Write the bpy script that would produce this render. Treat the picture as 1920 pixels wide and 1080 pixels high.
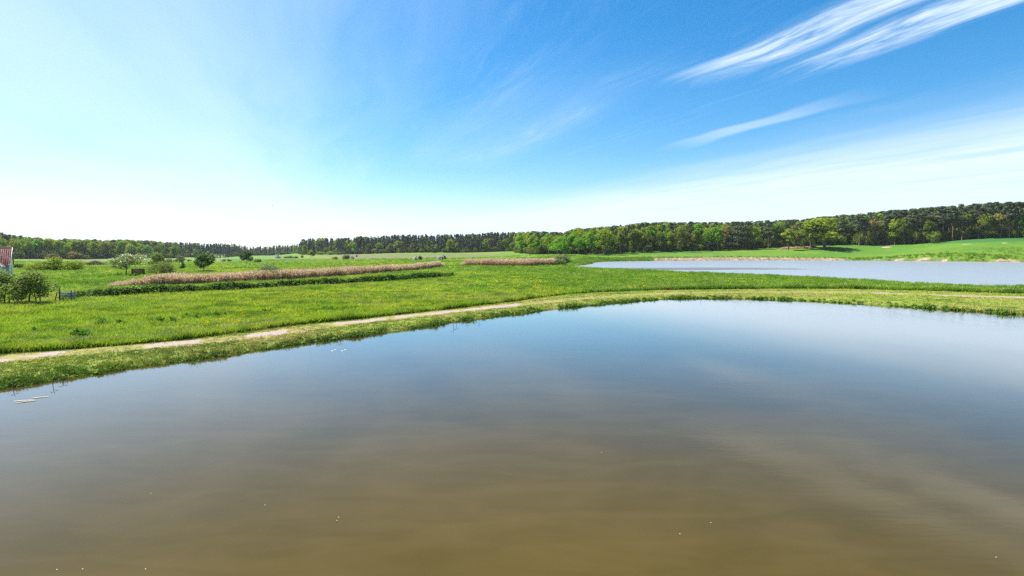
import bpy, math, random
import numpy as np
from mathutils import Vector

for o in list(bpy.data.objects):
    bpy.data.objects.remove(o, do_unlink=True)
SC = bpy.context.scene
COL = SC.collection
RNG = np.random.default_rng(7)
random.seed(7)

# ------------------------------------------------------------------ camera, sky, sun, exposure
CAMZ, FPX, HZ = 5.0, 1067.0, 472.0           # eye height (m), focal length and horizon row in photo pixels
cam = bpy.data.cameras.new('camera')
cam.sensor_width = 36.0
cam.lens = 36.0 * FPX / 1920.0
cam.shift_y = -(540.0 - HZ) / 1920.0
cam.clip_start, cam.clip_end = 0.1, 20000.0
camo = bpy.data.objects.new('camera', cam)
COL.objects.link(camo)
camo.location = (0, 0, CAMZ)
camo.rotation_euler = (math.radians(90), 0, 0)
SC.camera = camo

SUN_AZ, SUN_EL = math.radians(-64), math.radians(54)     # from +Y towards +X
SUN_DIR = Vector((math.sin(SUN_AZ) * math.cos(SUN_EL), math.cos(SUN_AZ) * math.cos(SUN_EL), math.sin(SUN_EL)))
sl = bpy.data.lights.new('sun', 'SUN')
sl.energy, sl.angle, sl.color = 5.0, math.radians(0.55), (1.0, 0.955, 0.88)
slo = bpy.data.objects.new('sun', sl)
slo.rotation_euler = SUN_DIR.to_track_quat('Z', 'Y').to_euler()
slo.location = (0, 0, 60)
COL.objects.link(slo)

SC.view_settings.view_transform = 'Standard'
SC.view_settings.look = 'None'
SC.view_settings.exposure = 1.4
SC.view_settings.gamma = 1.0
SC.view_settings.use_curve_mapping = False
SC.render.engine = 'CYCLES'
SC.cycles.max_bounces = 6
SC.cycles.transparent_max_bounces = 8
SC.cycles.volume_bounces = 0
SC.cycles.use_denoising = False


class NT:
    """small helper to write node trees"""
    def __init__(self, tree):
        self.t = tree
        tree.nodes.clear()

    def n(self, typ, **kw):
        nd = self.t.nodes.new(typ)
        for k, v in kw.items():
            setattr(nd, k, v)
        return nd

    def put(self, sock, v):
        if v is None:
            return
        if hasattr(v, 'is_output'):
            self.t.links.new(v, sock)
        else:
            try:
                sock.default_value = v
            except Exception:
                sock.default_value = tuple(v) + (1.0,)

    def m(self, op, a, b=None, c=None, clamp=False):
        nd = self.n('ShaderNodeMath', operation=op, use_clamp=clamp)
        for i, v in enumerate((a, b, c)):
            self.put(nd.inputs[i], v)
        return nd.outputs[0]

    def ss(self, x, lo, hi, a=0.0, b=1.0):
        nd = self.n('ShaderNodeMapRange', interpolation_type='SMOOTHSTEP')
        self.put(nd.inputs[0], x)
        self.put(nd.inputs[1], lo); self.put(nd.inputs[2], hi)
        self.put(nd.inputs[3], a); self.put(nd.inputs[4], b)
        return nd.outputs[0]

    def mix(self, f, a, b, blend='MIX'):
        nd = self.n('ShaderNodeMix', data_type='RGBA', blend_type=blend)
        self.put(nd.inputs[0], f); self.put(nd.inputs[6], a); self.put(nd.inputs[7], b)
        return nd.outputs[2]

    def xyz(self, x, y, z=0.0):
        nd = self.n('ShaderNodeCombineXYZ')
        for i, v in enumerate((x, y, z)):
            self.put(nd.inputs[i], v)
        return nd.outputs[0]

    def noise(self, vec, scale, detail=4.0, rough=0.55, dist=0.0):
        nd = self.n('ShaderNodeTexNoise')
        self.put(nd.inputs['Vector'], vec)
        nd.inputs['Scale'].default_value = scale
        nd.inputs['Detail'].default_value = detail
        nd.inputs['Roughness'].default_value = rough
        nd.inputs['Distortion'].default_value = dist
        return nd.outputs[0]


world = bpy.data.worlds.new('World')
SC.world = world
world.use_nodes = True
world.cycles.sampling_method = 'MANUAL'
world.cycles.sample_map_resolution = 512
W = NT(world.node_tree)
sky = W.n('ShaderNodeTexSky', sky_type='NISHITA')
sky.sun_disc = False
sky.sun_elevation = SUN_EL
sky.sun_rotation = SUN_AZ
sky.altitude = 60
sky.air_density = 1.0
sky.dust_density = 0.6
sky.ozone_density = 3.0
tc = W.n('ShaderNodeTexCoord')
sep = W.n('ShaderNodeSeparateXYZ')
W.put(sep.inputs[0], tc.outputs['Generated'])
dx, dy, dz = sep.outputs
zc = W.m('MAXIMUM', dz, 0.015)
# high cloud sheet: s runs across the streaks, t along them
A0 = math.radians(-20)
s_ = W.m('DIVIDE', W.m('ADD', W.m('MULTIPLY', dx, math.cos(A0)), W.m('MULTIPLY', dy, -math.sin(A0))), zc)
t_ = W.m('DIVIDE', W.m('ADD', W.m('MULTIPLY', dx, math.sin(A0)), W.m('MULTIPLY', dy, math.cos(A0))), zc)
warp = W.noise(W.xyz(W.m('MULTIPLY', s_, 1.1), W.m('MULTIPLY', t_, 0.5)), 1.0, 2.0)
sw = W.m('ADD', s_, W.m('MULTIPLY', W.m('SUBTRACT', warp, 0.5), 0.55))
fine = W.noise(W.xyz(W.m('MULTIPLY', sw, 12.0), W.m('MULTIPLY', t_, 1.7), 3.1), 1.0, 8.0, 0.66, 0.35)
mid = W.noise(W.xyz(W.m('MULTIPLY', sw, 2.6), W.m('MULTIPLY', t_, 0.40), 8.7), 1.0, 5.0, 0.55, 0.2)
broad = W.noise(W.xyz(W.m('MULTIPLY', s_, 0.45), W.m('MULTIPLY', t_, 0.16), 1.7), 1.0, 3.0, 0.5)


def band(c, w, t0, t1, soft=0.5):
    up = W.ss(sw, c - w, c - w * 0.35)
    dn = W.ss(sw, c + w * 0.35, c + w, 1.0, 0.0)
    tt = W.ss(t_, t1 - soft, t1, 1.0, 0.0)
    t2 = W.ss(t_, t0, t0 + soft)
    return W.m('MULTIPLY', W.m('MULTIPLY', up, dn), W.m('MULTIPLY', tt, t2))


b1 = W.m('MULTIPLY', band(2.17, 0.20, -3.0, 2.95, 0.75), W.ss(fine, 0.30, 0.66, 0.10, 0.92))
b2 = W.m('MULTIPLY', band(2.56, 0.22, -2.0, 2.75, 1.1), W.ss(fine, 0.34, 0.68, 0.08, 0.92))
b3 = W.m('MULTIPLY', band(3.33, 0.16, 2.4, 4.9, 1.2), 0.38)
b4 = W.m('MULTIPLY', band(1.55, 0.75, 2.3, 7.0, 1.6), W.m('MULTIPLY', W.ss(mid, 0.2, 0.8, 0.08, 0.22), W.ss(fine, 0.2, 0.7, 0.5, 1.0)))
veil_r = W.m('MULTIPLY', W.ss(sw, 3.4, 6.6), W.ss(mid, 0.22, 0.62, 0.55, 0.92))
wisps = W.m('MULTIPLY', W.ss(fine, 0.45, 0.72), W.ss(mid, 0.42, 0.68, 0.0, 0.08))
veil_l = W.m('MULTIPLY', W.ss(W.m('ADD', s_, W.m('MULTIPLY', W.m('SUBTRACT', mid, 0.5), 1.6)), 1.15, -0.9),
             W.ss(broad, 0.25, 0.65, 0.30, 0.55))
den = 0.0
low = W.ss(dz, 0.0, 0.13, 0.62, 0.0)      # bright haze low over the land
for b in (b1, b2, b3, b4, veil_r, wisps, veil_l, low):
    den = W.m('ADD', den, W.m('MULTIPLY', b, W.m('SUBTRACT', 1.0, den)))
den = W.m('MULTIPLY', den, W.ss(dz, -0.01, 0.02))
# ice cloud scatters forward: brighter towards the sun
dot = W.n('ShaderNodeVectorMath', operation='DOT_PRODUCT')
W.put(dot.inputs[0], tc.outputs['Generated'])
dot.inputs[1].default_value = SUN_DIR
ph = W.ss(dot.outputs['Value'], 0.0, 1.0, 6.5, 7.2)
ccol = W.n('ShaderNodeVectorMath', operation='SCALE')
ccol.inputs[0].default_value = (0.83, 0.975, 1.13)
W.put(ccol.inputs['Scale'], ph)
# keep the sky's blue as saturated as a polarised, clear spring sky
hsv = W.n('ShaderNodeHueSaturation')
hsv.inputs['Saturation'].default_value = 1.42
hsv.inputs['Hue'].default_value = 0.495
hsv.inputs['Value'].default_value = 1.08
W.put(hsv.inputs['Color'], sky.outputs[0])
colr = W.mix(den, hsv.outputs[0], ccol.outputs[0])
bg = W.n('ShaderNodeBackground')
W.put(bg.inputs[0], colr)
bg.inputs[1].default_value = 0.0635
wo = W.n('ShaderNodeOutputWorld')
W.put(wo.inputs[0], bg.outputs[0])

# ------------------------------------------------------------------ object helpers
def tag(o, label=None, cat=None, group=None, kind=None):
    if label: o['label'] = label
    if cat: o['category'] = cat
    if group: o['group'] = group
    if kind: o['kind'] = kind
    return o


def empty(name, loc, rz=0.0, sc=1.0):
    o = bpy.data.objects.new(name, None)
    COL.objects.link(o)
    o.location = loc
    o.rotation_euler = (0, 0, rz)
    o.scale = (sc, sc, sc) if np.isscalar(sc) else sc
    o.empty_display_size = 0.2
    return o


def mesh_arrays(name, V, F, mats=(), midx=None, smooth=False):
    """V (n,3) array, F (m,3|4) array or list of such arrays"""
    me = bpy.data.meshes.new(name)
    Fs = F if isinstance(F, list) else [F]
    V = np.asarray(V, dtype=np.float32)
    me.vertices.add(len(V))
    me.vertices.foreach_set('co', V.ravel())
    loops = np.concatenate([np.asarray(f, dtype=np.int32).ravel() for f in Fs])
    tot = np.concatenate([np.full(len(f), np.asarray(f).shape[1], dtype=np.int32) for f in Fs])
    start = np.concatenate([[0], np.cumsum(tot)[:-1]]).astype(np.int32)
    me.loops.add(len(loops))
    me.loops.foreach_set('vertex_index', loops)
    me.polygons.add(len(tot))
    me.polygons.foreach_set('loop_start', start)
    me.polygons.foreach_set('loop_total', tot)
    if midx is not None:
        me.polygons.foreach_set('material_index', np.asarray(midx, dtype=np.int32))
    if smooth:
        me.polygons.foreach_set('use_smooth', np.ones(len(tot), dtype=bool))
    for m in mats:
        me.materials.append(m)
    me.update(calc_edges=True)
    me.validate()
    return me


def obj(name, me, parent=None, loc=None):
    o = bpy.data.objects.new(name, me)
    COL.objects.link(o)
    if parent is not None:
        o.parent = parent
    if loc is not None:
        o.location = loc
    return o


def join(parts):
    """parts: list of (V, F) -> one V, list of F"""
    Vs, Fs, n = [], [], 0
    for V, F in parts:
        Vs.append(np.asarray(V, float))
        for f in (F if isinstance(F, list) else [F]):
            Fs.append(np.asarray(f) + n)
        n += len(V)
    return np.concatenate(Vs), Fs


def box(cx, cy, cz, sx, sy, sz, rz=0.0):
    v = np.array([[x, y, z] for z in (-.5, .5) for y in (-.5, .5) for x in (-.5, .5)]) * (sx, sy, sz)
    c, s = math.cos(rz), math.sin(rz)
    v = np.stack([v[:, 0] * c - v[:, 1] * s, v[:, 0] * s + v[:, 1] * c, v[:, 2]], 1) + (cx, cy, cz)
    f = np.array([[0, 2, 3, 1], [4, 5, 7, 6], [0, 1, 5, 4], [2, 6, 7, 3], [0, 4, 6, 2], [1, 3, 7, 5]])
    return v, f


def tube(pts, rad, sides=7):
    pts = np.asarray(pts, float)
    n = len(pts)
    V = []
    for i in range(n):
        d = pts[min(i + 1, n - 1)] - pts[max(i - 1, 0)]
        d /= np.linalg.norm(d) + 1e-9
        a = np.cross(d, (0.31, 0.95, 0.05)); a /= np.linalg.norm(a) + 1e-9
        b = np.cross(d, a)
        ang = np.arange(sides) * 2 * math.pi / sides
        V.append(pts[i] + rad[i] * (np.cos(ang)[:, None] * a + np.sin(ang)[:, None] * b))
    V = np.concatenate(V)
    F = []
    for i in range(n - 1):
        for k in range(sides):
            k2 = (k + 1) % sides
            F.append([i * sides + k, i * sides + k2, (i + 1) * sides + k2, (i + 1) * sides + k])
    return V, np.array(F)


def quads(C, N, size, rng, asp=0.75):
    """one leaf-clump quad per centre, facing N"""
    n = len(C)
    N = N / (np.linalg.norm(N, axis=1, keepdims=True) + 1e-9)
    r = rng.normal(size=(n, 3))
    a = np.cross(N, r); a /= np.linalg.norm(a, axis=1, keepdims=True) + 1e-9
    b = np.cross(N, a)
    s = np.asarray(size).reshape(-1, 1) * np.ones((n, 1))
    a = a * s * 0.5; b = b * s * 0.5 * asp
    k = rng.uniform(0.25, 0.8, (n, 1))
    V = np.stack([C - a - b * k, C + a * k - b, C + a + b * k, C - a * k + b], 1).reshape(-1, 3)
    return V, np.arange(n * 4).reshape(-1, 4)


def vnoise(x, y, scale, seed=0):
    """smooth value noise 0..1, numpy"""
    x = np.asarray(x, float) * scale + seed * 17.31
    y = np.asarray(y, float) * scale - seed * 9.73
    xi, yi = np.floor(x).astype(np.int64), np.floor(y).astype(np.int64)
    fx, fy = x - xi, y - yi
    fx, fy = fx * fx * (3 - 2 * fx), fy * fy * (3 - 2 * fy)

    def h(a, b):
        n = (a * 374761393 + b * 668265263 + seed * 1442695) & 0xFFFFFFFF
        n = ((n ^ (n >> 13)) * 1274126177) & 0xFFFFFFFF
        return ((n ^ (n >> 16)) & 0xFFFF) / 65535.0
    return (h(xi, yi) * (1 - fx) + h(xi + 1, yi) * fx) * (1 - fy) + (h(xi, yi + 1) * (1 - fx) + h(xi + 1, yi + 1) * fx) * fy


def sstep(a, b, x):
    t = np.clip((x - a) / (b - a), 0, 1)
    return t * t * (3 - 2 * t)

# ------------------------------------------------------------------ materials
def mat(name):
    m = bpy.data.materials.new(name)
    m.use_nodes = True
    return m, NT(m.node_tree)


def finish(m, N, shader):
    out = N.n('ShaderNodeOutputMaterial')
    N.put(out.inputs[0], shader)
    return m


def leaf_mat(name, c1, c2, trans=0.35, rough=0.75, isl=0.5, nscale=0.35, hue=0.03, objrand=0.5, upn=0.0, third=None):
    """foliage: two tones mixed per leaf and per plant, light passing through"""
    m, N = mat(name)
    geo = N.n('ShaderNodeNewGeometry')
    oi = N.n('ShaderNodeObjectInfo')
    nz = N.noise(geo.outputs['Position'], nscale, 3.0)
    f = N.m('ADD', N.m('MULTIPLY', geo.outputs['Random Per Island'], isl),
            N.m('ADD', N.m('MULTIPLY', oi.outputs['Random'], objrand), N.m('MULTIPLY', N.m('SUBTRACT', nz, 0.5), 1.0)))
    f = N.m('DIVIDE', f, isl + objrand, clamp=True)
    c = N.mix(f, c1, c2)
    if third:
        n3 = N.noise(geo.outputs['Position'], 0.11, 5.0, 0.6)
        c = N.mix(N.ss(n3, 0.42, 0.64, 0.0, 0.85), c, third)
        n4 = N.noise(geo.outputs['Position'], 0.33, 5.0, 0.65)
        c = N.mix(N.ss(n4, 0.48, 0.60, 0.0, 0.72), c, (0.05, 0.14, 0.008, 1))
    h = N.n('ShaderNodeHueSaturation')
    N.put(h.inputs['Hue'], N.m('ADD', 0.5, N.m('MULTIPLY', N.m('SUBTRACT', oi.outputs['Random'], 0.5), hue)))
    N.put(h.inputs['Value'], N.m('ADD', 0.85, N.m('MULTIPLY', geo.outputs['Random Per Island'], 0.3)))
    N.put(h.inputs['Color'], c)
    p = N.n('ShaderNodeBsdfPrincipled')
    N.put(p.inputs['Base Color'], h.outputs[0])
    p.inputs['Roughness'].default_value = rough
    p.inputs['Specular IOR Level'].default_value = 0.06
    tr = N.n('ShaderNodeBsdfTranslucent')
    if upn:
        # thin blades: shade them largely as the sward they form
        vm = N.n('ShaderNodeVectorMath', operation='SCALE')
        N.put(vm.inputs[0], geo.outputs['Normal']); vm.inputs['Scale'].default_value = 1.0 - upn
        va = N.n('ShaderNodeVectorMath', operation='ADD')
        N.put(va.inputs[0], vm.outputs[0]); va.inputs[1].default_value = (0, 0, upn)
        vn = N.n('ShaderNodeVectorMath', operation='NORMALIZE')
        N.put(vn.inputs[0], va.outputs[0])
        N.put(p.inputs['Normal'], vn.outputs[0])
    N.put(tr.inputs[0], N.mix(0.35, h.outputs[0], (0.9, 1.0, 0.2, 1), 'MULTIPLY'))
    mx = N.n('ShaderNodeMixShader')
    mx.inputs[0].default_value = trans
    N.put(mx.inputs[1], p.outputs[0]); N.put(mx.inputs[2], tr.outputs[0])
    return finish(m, N, mx.outputs[0])


def plain_mat(name, c1, c2, scale=3.0, rough=0.8, bump=0.0, stretch=(1, 1, 1), spec=0.3):
    m, N = mat(name)
    t = N.n('ShaderNodeTexCoord')
    mp = N.n('ShaderNodeMapping')
    mp.inputs['Scale'].default_value = stretch
    N.put(mp.inputs[0], t.outputs['Object'])
    nz = N.noise(mp.outputs[0], scale, 5.0, 0.6)
    p = N.n('ShaderNodeBsdfPrincipled')
    N.put(p.inputs['Base Color'], N.mix(N.ss(nz, 0.3, 0.7), c1, c2))
    p.inputs['Roughness'].default_value = rough
    p.inputs['Specular IOR Level'].default_value = spec
    if bump:
        b = N.n('ShaderNodeBump')
        b.inputs['Strength'].default_value = bump
        N.put(b.inputs['Height'], nz)
        N.put(p.inputs['Normal'], b.outputs[0])
    return finish(m, N, p.outputs[0])


M = {}
M['oak'] = leaf_mat('spring_oak_leaves', (0.13, 0.205, 0.014, 1), (0.28, 0.34, 0.022, 1), 0.42)
M['fresh'] = leaf_mat('fresh_green_leaves', (0.090, 0.21, 0.014, 1), (0.20, 0.35, 0.020, 1), 0.42)
M['olive'] = leaf_mat('olive_leaves', (0.080, 0.120, 0.018, 1), (0.17, 0.21, 0.026, 1), 0.38)
M['deep'] = leaf_mat('deep_green_leaves', (0.040, 0.082, 0.016, 1), (0.100, 0.160, 0.022, 1), 0.35)
M['tan'] = leaf_mat('budding_tan_leaves', (0.13, 0.115, 0.035, 1), (0.24, 0.19, 0.06, 1), 0.3)
M['needle'] = leaf_mat('pine_needles', (0.042, 0.068, 0.036, 1), (0.105, 0.130, 0.062, 1), 0.25)
M['needle_far'] = leaf_mat('haze_tinted_needles', (0.034, 0.064, 0.046, 1), (0.080, 0.112, 0.068, 1), 0.25)  # bluish air of the distance put into the needle colour
M['willow'] = leaf_mat('grey_willow_leaves', (0.085, 0.125, 0.045, 1), (0.19, 0.23, 0.10, 1), 0.3)
M['apple'] = leaf_mat('apple_leaves', (0.085, 0.135, 0.026, 1), (0.24, 0.29, 0.075, 1), 0.42)
M['blossom'] = leaf_mat('white_blossom', (0.55, 0.50, 0.50, 1), (0.78, 0.74, 0.74, 1), 0.25, hue=0.0)
M['meadow'] = leaf_mat('meadow_grass', (0.140, 0.285, 0.016, 1), (0.31, 0.41, 0.030, 1), 0.42, upn=0.65, third=(0.34, 0.38, 0.045, 1), nscale=0.16, isl=0.25, objrand=0.35)
M['lush'] = leaf_mat('lush_grass', (0.068, 0.19, 0.016, 1), (0.165, 0.285, 0.024, 1), 0.42, upn=0.65, third=(0.20, 0.29, 0.03, 1), nscale=0.10, isl=0.25, objrand=0.35)
M['short'] = leaf_mat('mown_grass', (0.15, 0.24, 0.018, 1), (0.29, 0.32, 0.050, 1), 0.25, upn=0.6, third=(0.33, 0.27, 0.09, 1), nscale=0.5, isl=0.3, objrand=0.4)
M['weed'] = leaf_mat('bank_weeds', (0.035, 0.075, 0.014, 1), (0.12, 0.20, 0.025, 1), 0.30, nscale=0.9)
M['reed'] = leaf_mat('dry_reed_stalks', (0.27, 0.130, 0.078, 1), (0.46, 0.265, 0.165, 1), 0.15, nscale=0.25, hue=0.01)
M['plume'] = leaf_mat('reed_plumes', (0.44, 0.31, 0.215, 1), (0.66, 0.51, 0.38, 1), 0.3, nscale=0.25, hue=0.01)
M['drygrass'] = leaf_mat('dry_grass', (0.30, 0.24, 0.13, 1), (0.52, 0.43, 0.28, 1), 0.2, hue=0.01)
M['flower'] = leaf_mat('buttercup_petals', (0.55, 0.42, 0.01, 1), (0.75, 0.60, 0.02, 1), 0.2, hue=0.0)
M['dock'] = leaf_mat('dock_leaves', (0.045, 0.125, 0.015, 1), (0.11, 0.22, 0.022, 1), 0.3)
M['bark'] = plain_mat('grey_brown_bark', (0.045, 0.036, 0.028, 1), (0.12, 0.10, 0.08, 1), 2.5, 0.9, 0.5, (1, 1, 0.25))
M['pinebark'] = plain_mat('reddish_pine_bark', (0.09, 0.055, 0.035, 1), (0.22, 0.135, 0.085, 1), 2.0, 0.9, 0.5, (1, 1, 0.2))
M['oldwood'] = plain_mat('weathered_wood', (0.16, 0.17, 0.17, 1), (0.34, 0.36, 0.37, 1), 6.0, 0.85, 0.3, (1, 1, 0.12))
M['brownwood'] = plain_mat('brown_stained_boards', (0.075, 0.040, 0.022, 1), (0.15, 0.085, 0.045, 1), 5.0, 0.8, 0.3, (0.15, 1, 1))
M['postwood'] = plain_mat('dark_fence_post', (0.03, 0.026, 0.022, 1), (0.085, 0.07, 0.055, 1), 6.0, 0.9, 0.3, (1, 1, 0.15))
M['wire'] = plain_mat('rusty_wire', (0.10, 0.09, 0.085, 1), (0.18, 0.16, 0.15, 1), 9.0, 0.6)
M['plaster'] = plain_mat('pale_blue_white_render', (0.74, 0.75, 0.76, 1), (0.80, 0.81, 0.82, 1), 1.2, 0.9, 0.05)
M['whiteboard'] = plain_mat('white_painted_board', (0.66, 0.66, 0.64, 1), (0.78, 0.78, 0.77, 1), 4.0, 0.6)
M['tile'] = leaf_mat('red_clay_tiles', (0.20, 0.065, 0.050, 1), (0.42, 0.20, 0.17, 1), 0.0, 0.7, isl=1.0, objrand=0.0, nscale=0.8, hue=0.0)
M['glass'] = plain_mat('dark_window_glass', (0.015, 0.02, 0.025, 1), (0.03, 0.035, 0.04, 1), 1.0, 0.08, spec=0.6)
M['stick'] = plain_mat('bleached_stick', (0.50, 0.46, 0.38, 1), (0.70, 0.66, 0.58, 1), 8.0, 0.7)
M['feather'] = plain_mat('white_feather', (0.72, 0.72, 0.70, 1), (0.80, 0.80, 0.80, 1), 20.0, 0.7)
M['birdm'] = plain_mat('dark_feathers', (0.02, 0.02, 0.025, 1), (0.05, 0.05, 0.055, 1), 20.0, 0.7)
M['brush'] = plain_mat('cut_brushwood', (0.055, 0.032, 0.030, 1), (0.15, 0.095, 0.085, 1), 3.0, 0.9)
M['stone'] = plain_mat('pale_stone', (0.40, 0.38, 0.35, 1), (0.55, 0.53, 0.50, 1), 4.0, 0.85, 0.3)

# ------------------------------------------------------------------ terrain shape
WATER = -0.28


def gp(px, py, z=0.0):
    d = FPX * (CAMZ - z) / (py - HZ)
    return ((px - 960.0) / FPX * d, d)


PROF = [
    (-800, [(0, 0), (150, 0), (400, -.5), (600, 2), (1500, 8)]),
    (0, [(0, 0), (150, 0), (430, -.7), (600, 0), (1500, 5)]),
    (150, [(0, 0), (150, 0), (480, -1.4), (640, -.6), (1500, 3)]),
    (300, [(0, 0), (150, 0), (300, -.8), (580, -1.8), (760, -1), (1500, 3)]),
    (400, [(0, 0), (150, 0), (300, -1), (780, -4), (950, -1.6), (1500, 3)]),
    (500, [(0, 0), (150, 0), (400, -.2), (980, -1.6), (1150, -3), (2000, 5)]),
    (600, [(0, 0), (150, 0), (690, 1.6), (850, 4.9), (2000, 10)]),
    (850, [(0, 0), (150, 0), (620, 3.8), (780, 9.2), (2000, 20)]),
    (1050, [(0, 0), (150, 0), (250, .5), (340, 3.5), (500, 5), (2000, 30)]),
    (1180, [(0, 0), (170, 0), (270, .4), (312, 1.1), (400, 4.8), (560, 12), (2000, 40)]),
    (1300, [(0, 0), (160, 0), (330, 1), (352, 1.9), (420, 5.6), (570, 14.4), (2000, 40)]),
    (1600, [(0, 0), (110, 0), (350, 1.0), (376, 3.1), (430, 9.8), (580, 22), (2000, 50)]),
    (1900, [(0, 0), (90, 0), (275, 1.4), (298, 3.6), (390, 14.8), (550, 20), (2000, 50)]),
    (2700, [(0, 0), (90, 0), (275, 1.4), (298, 3.6), (390, 14.8), (550, 20), (2000, 50)]),
]
DG = np.concatenate([np.linspace(0, 1000, 501), np.linspace(1020, 9000, 400)])
AZC = np.array([math.atan((p - 960) / FPX) for p, _ in PROF])
ZT = np.array([np.interp(DG, [a for a, _ in pr], [b for _, b in pr]) for _, pr in PROF])
ker = np.hanning(15); ker /= ker.sum()
ZT = np.array([np.convolve(np.pad(r, 7, mode='edge'), ker, mode='valid') for r in ZT])


def land(x, y):
    az = np.clip(np.arctan2(x, np.where(np.abs(y) < 1e-6, 1e-6, y)), AZC[0], AZC[-1])
    d = np.clip(np.hypot(x, y) * np.cos(az), 0, 8999)
    i = np.clip(np.searchsorted(AZC, az) - 1, 0, len(AZC) - 2)
    fa = (az - AZC[i]) / (AZC[i + 1] - AZC[i])
    fa = fa * fa * (3 - 2 * fa)
    j = np.clip(np.searchsorted(DG, d) - 1, 0, len(DG) - 2)
    fd = (d - DG[j]) / (DG[j + 1] - DG[j])
    z0 = ZT[i, j] * (1 - fd) + ZT[i, j + 1] * fd
    z1 = ZT[i + 1, j] * (1 - fd) + ZT[i + 1, j + 1] * fd
    z = z0 * (1 - fa) + z1 * fa
    amp = np.clip((d - 20) / 300, 0, 1) * 0.5
    return z + (vnoise(x, y, 1 / 45., 3) - .5) * amp + (vnoise(x, y, 1 / 4., 5) - .5) * 0.07 + (vnoise(x, y, 1 / 1.1, 6) - .5) * 0.03


def smooth_line(P, it=2):
    P = np.asarray(P, float)
    for _ in range(it):
        Q = [P[0]]
        for a, b in zip(P[:-1], P[1:]):
            Q += [a * .75 + b * .25, a * .25 + b * .75]
        Q.append(P[-1])
        P = np.array(Q)
    return P


def smooth_loop(P, it=2):
    P = np.asarray(P, float)
    for _ in range(it):
        Q = []
        for a, b in zip(P, np.roll(P, -1, 0)):
            Q += [a * .75 + b * .25, a * .25 + b * .75]
        P = np.array(Q)
    return P


def seg_dist(x, y, P, closed):
    """distance to a polyline, and the signed side / arc position of the nearest segment"""
    best = np.full(x.shape, 1e9); side = np.zeros(x.shape); arc = np.zeros(x.shape)
    n = len(P) if closed else len(P) - 1
    acc = 0.0
    for k in range(n):
        ax, ay = P[k]; bx, by = P[(k + 1) % len(P)]
        vx, vy = bx - ax, by - ay
        L2 = vx * vx + vy * vy + 1e-12
        t = np.clip(((x - ax) * vx + (y - ay) * vy) / L2, 0, 1)
        ex, ey = x - ax - t * vx, y - ay - t * vy
        d = np.hypot(ex, ey)
        u = d < best
        best = np.where(u, d, best)
        side = np.where(u, vx * ey - vy * ex, side)
        L = math.sqrt(L2)
        arc = np.where(u, acc + t * L, arc)
        acc += L
    return best, np.sign(side), arc


def inside(x, y, P):
    r = np.zeros(x.shape, bool)
    for (ax, ay), (bx, by) in zip(P, np.roll(P, -1, 0)):
        c = ((ay > y) != (by > y))
        xi = (bx - ax) * (y - ay) / (by - ay + 1e-12) + ax
        r ^= c & (x < xi)
    return r


def sdist(x, y, P):
    d, _, _ = seg_dist(x, y, P, True)
    return np.where(inside(x, y, P), -d, d)


near_px = [(0, 727), (100, 715), (200, 697), (300, 684), (400, 669), (500, 655), (600, 641), (700, 626), (800, 612), (900, 597),
           (1000, 584), (1100, 573), (1200, 564), (1250, 560), (1300, 559), (1400, 560), (1500, 563), (1600, 569), (1700, 575),
           (1800, 582), (1920, 591)]
NEAR = [gp(a, b, WATER) for a, b in near_px]
NEAR = smooth_loop([(-29, -1), (-30, 8), (-26.5, 17)] + NEAR + [(55, 43), (63, 32), (64, 14), (52, 1), (25, -3), (0, -4), (-18, -4)], 1)
far_px = [(1052, 501.5), (1085, 502.5), (1160, 506), (1280, 511.5), (1400, 517), (1600, 528), (1750, 536), (1920, 544)]
FAR_N = [gp(a, b, WATER) for a, b in far_px]
FAR_F = [gp(a, b, WATER) for a, b in [(1920, 492.2), (1750, 490), (1600, 488.4), (1400, 488.2), (1240, 489.3), (1160, 490.2), (1119, 491.3), (1112, 494.0), (1095, 497.5)]]
FAR = smooth_loop(FAR_N + [(110, 84), (220, 120), (330, 190), (330, 255)] + FAR_F, 1)
edge_px = [(0, 664), (120, 655), (250, 645), (375, 633), (480, 619), (640, 601), (800, 584), (960, 565), (1020, 556), (1100, 548),
           (1180, 545), (1280, 543), (1500, 541), (1600, 541.5), (1750, 546), (1920, 551)]
EDGE = [gp(a, b) for a, b in edge_px]
TALL = smooth_line([(-45, 6), (-36, 20)] + EDGE + [(82, 62), (100, 30)], 1)
MOWN = np.concatenate([TALL, [(100, -30), (-60, -30)]])
track_px = [(0, 676), (130, 662), (330, 646), (500, 629), (640, 609), (800, 590), (950, 574), (1100, 559), (1250, 550), (1400, 548.5),
            (1600, 549), (1750, 554), (1920, 559)]
TRACK = smooth_line([(-35, 14)] + [gp(a, b, -0.05) for a, b in track_px] + [(78, 45)], 2)
trail_px = [(990, 505), (1060, 511), (1150, 517), (1230, 522)]
TRAIL = smooth_line([gp(a, b) for a, b in trail_px], 2)
ditch_px = [(135, 563), (220, 558.5), (320, 553.5), (480, 545), (640, 535), (740, 528.5), (830, 522), (858, 518.5)]
DITCH = smooth_line([gp(a, b) for a, b in ditch_px], 2)[::-1]


def ditch_coords(x, y):
    d, s, arc = seg_dist(x, y, DITCH, False)
    L = np.sum(np.hypot(*np.diff(DITCH, axis=0).T))
    # far side (away from the camera) positive
    return d * np.where(s < 0, 1, -1), arc, L


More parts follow.
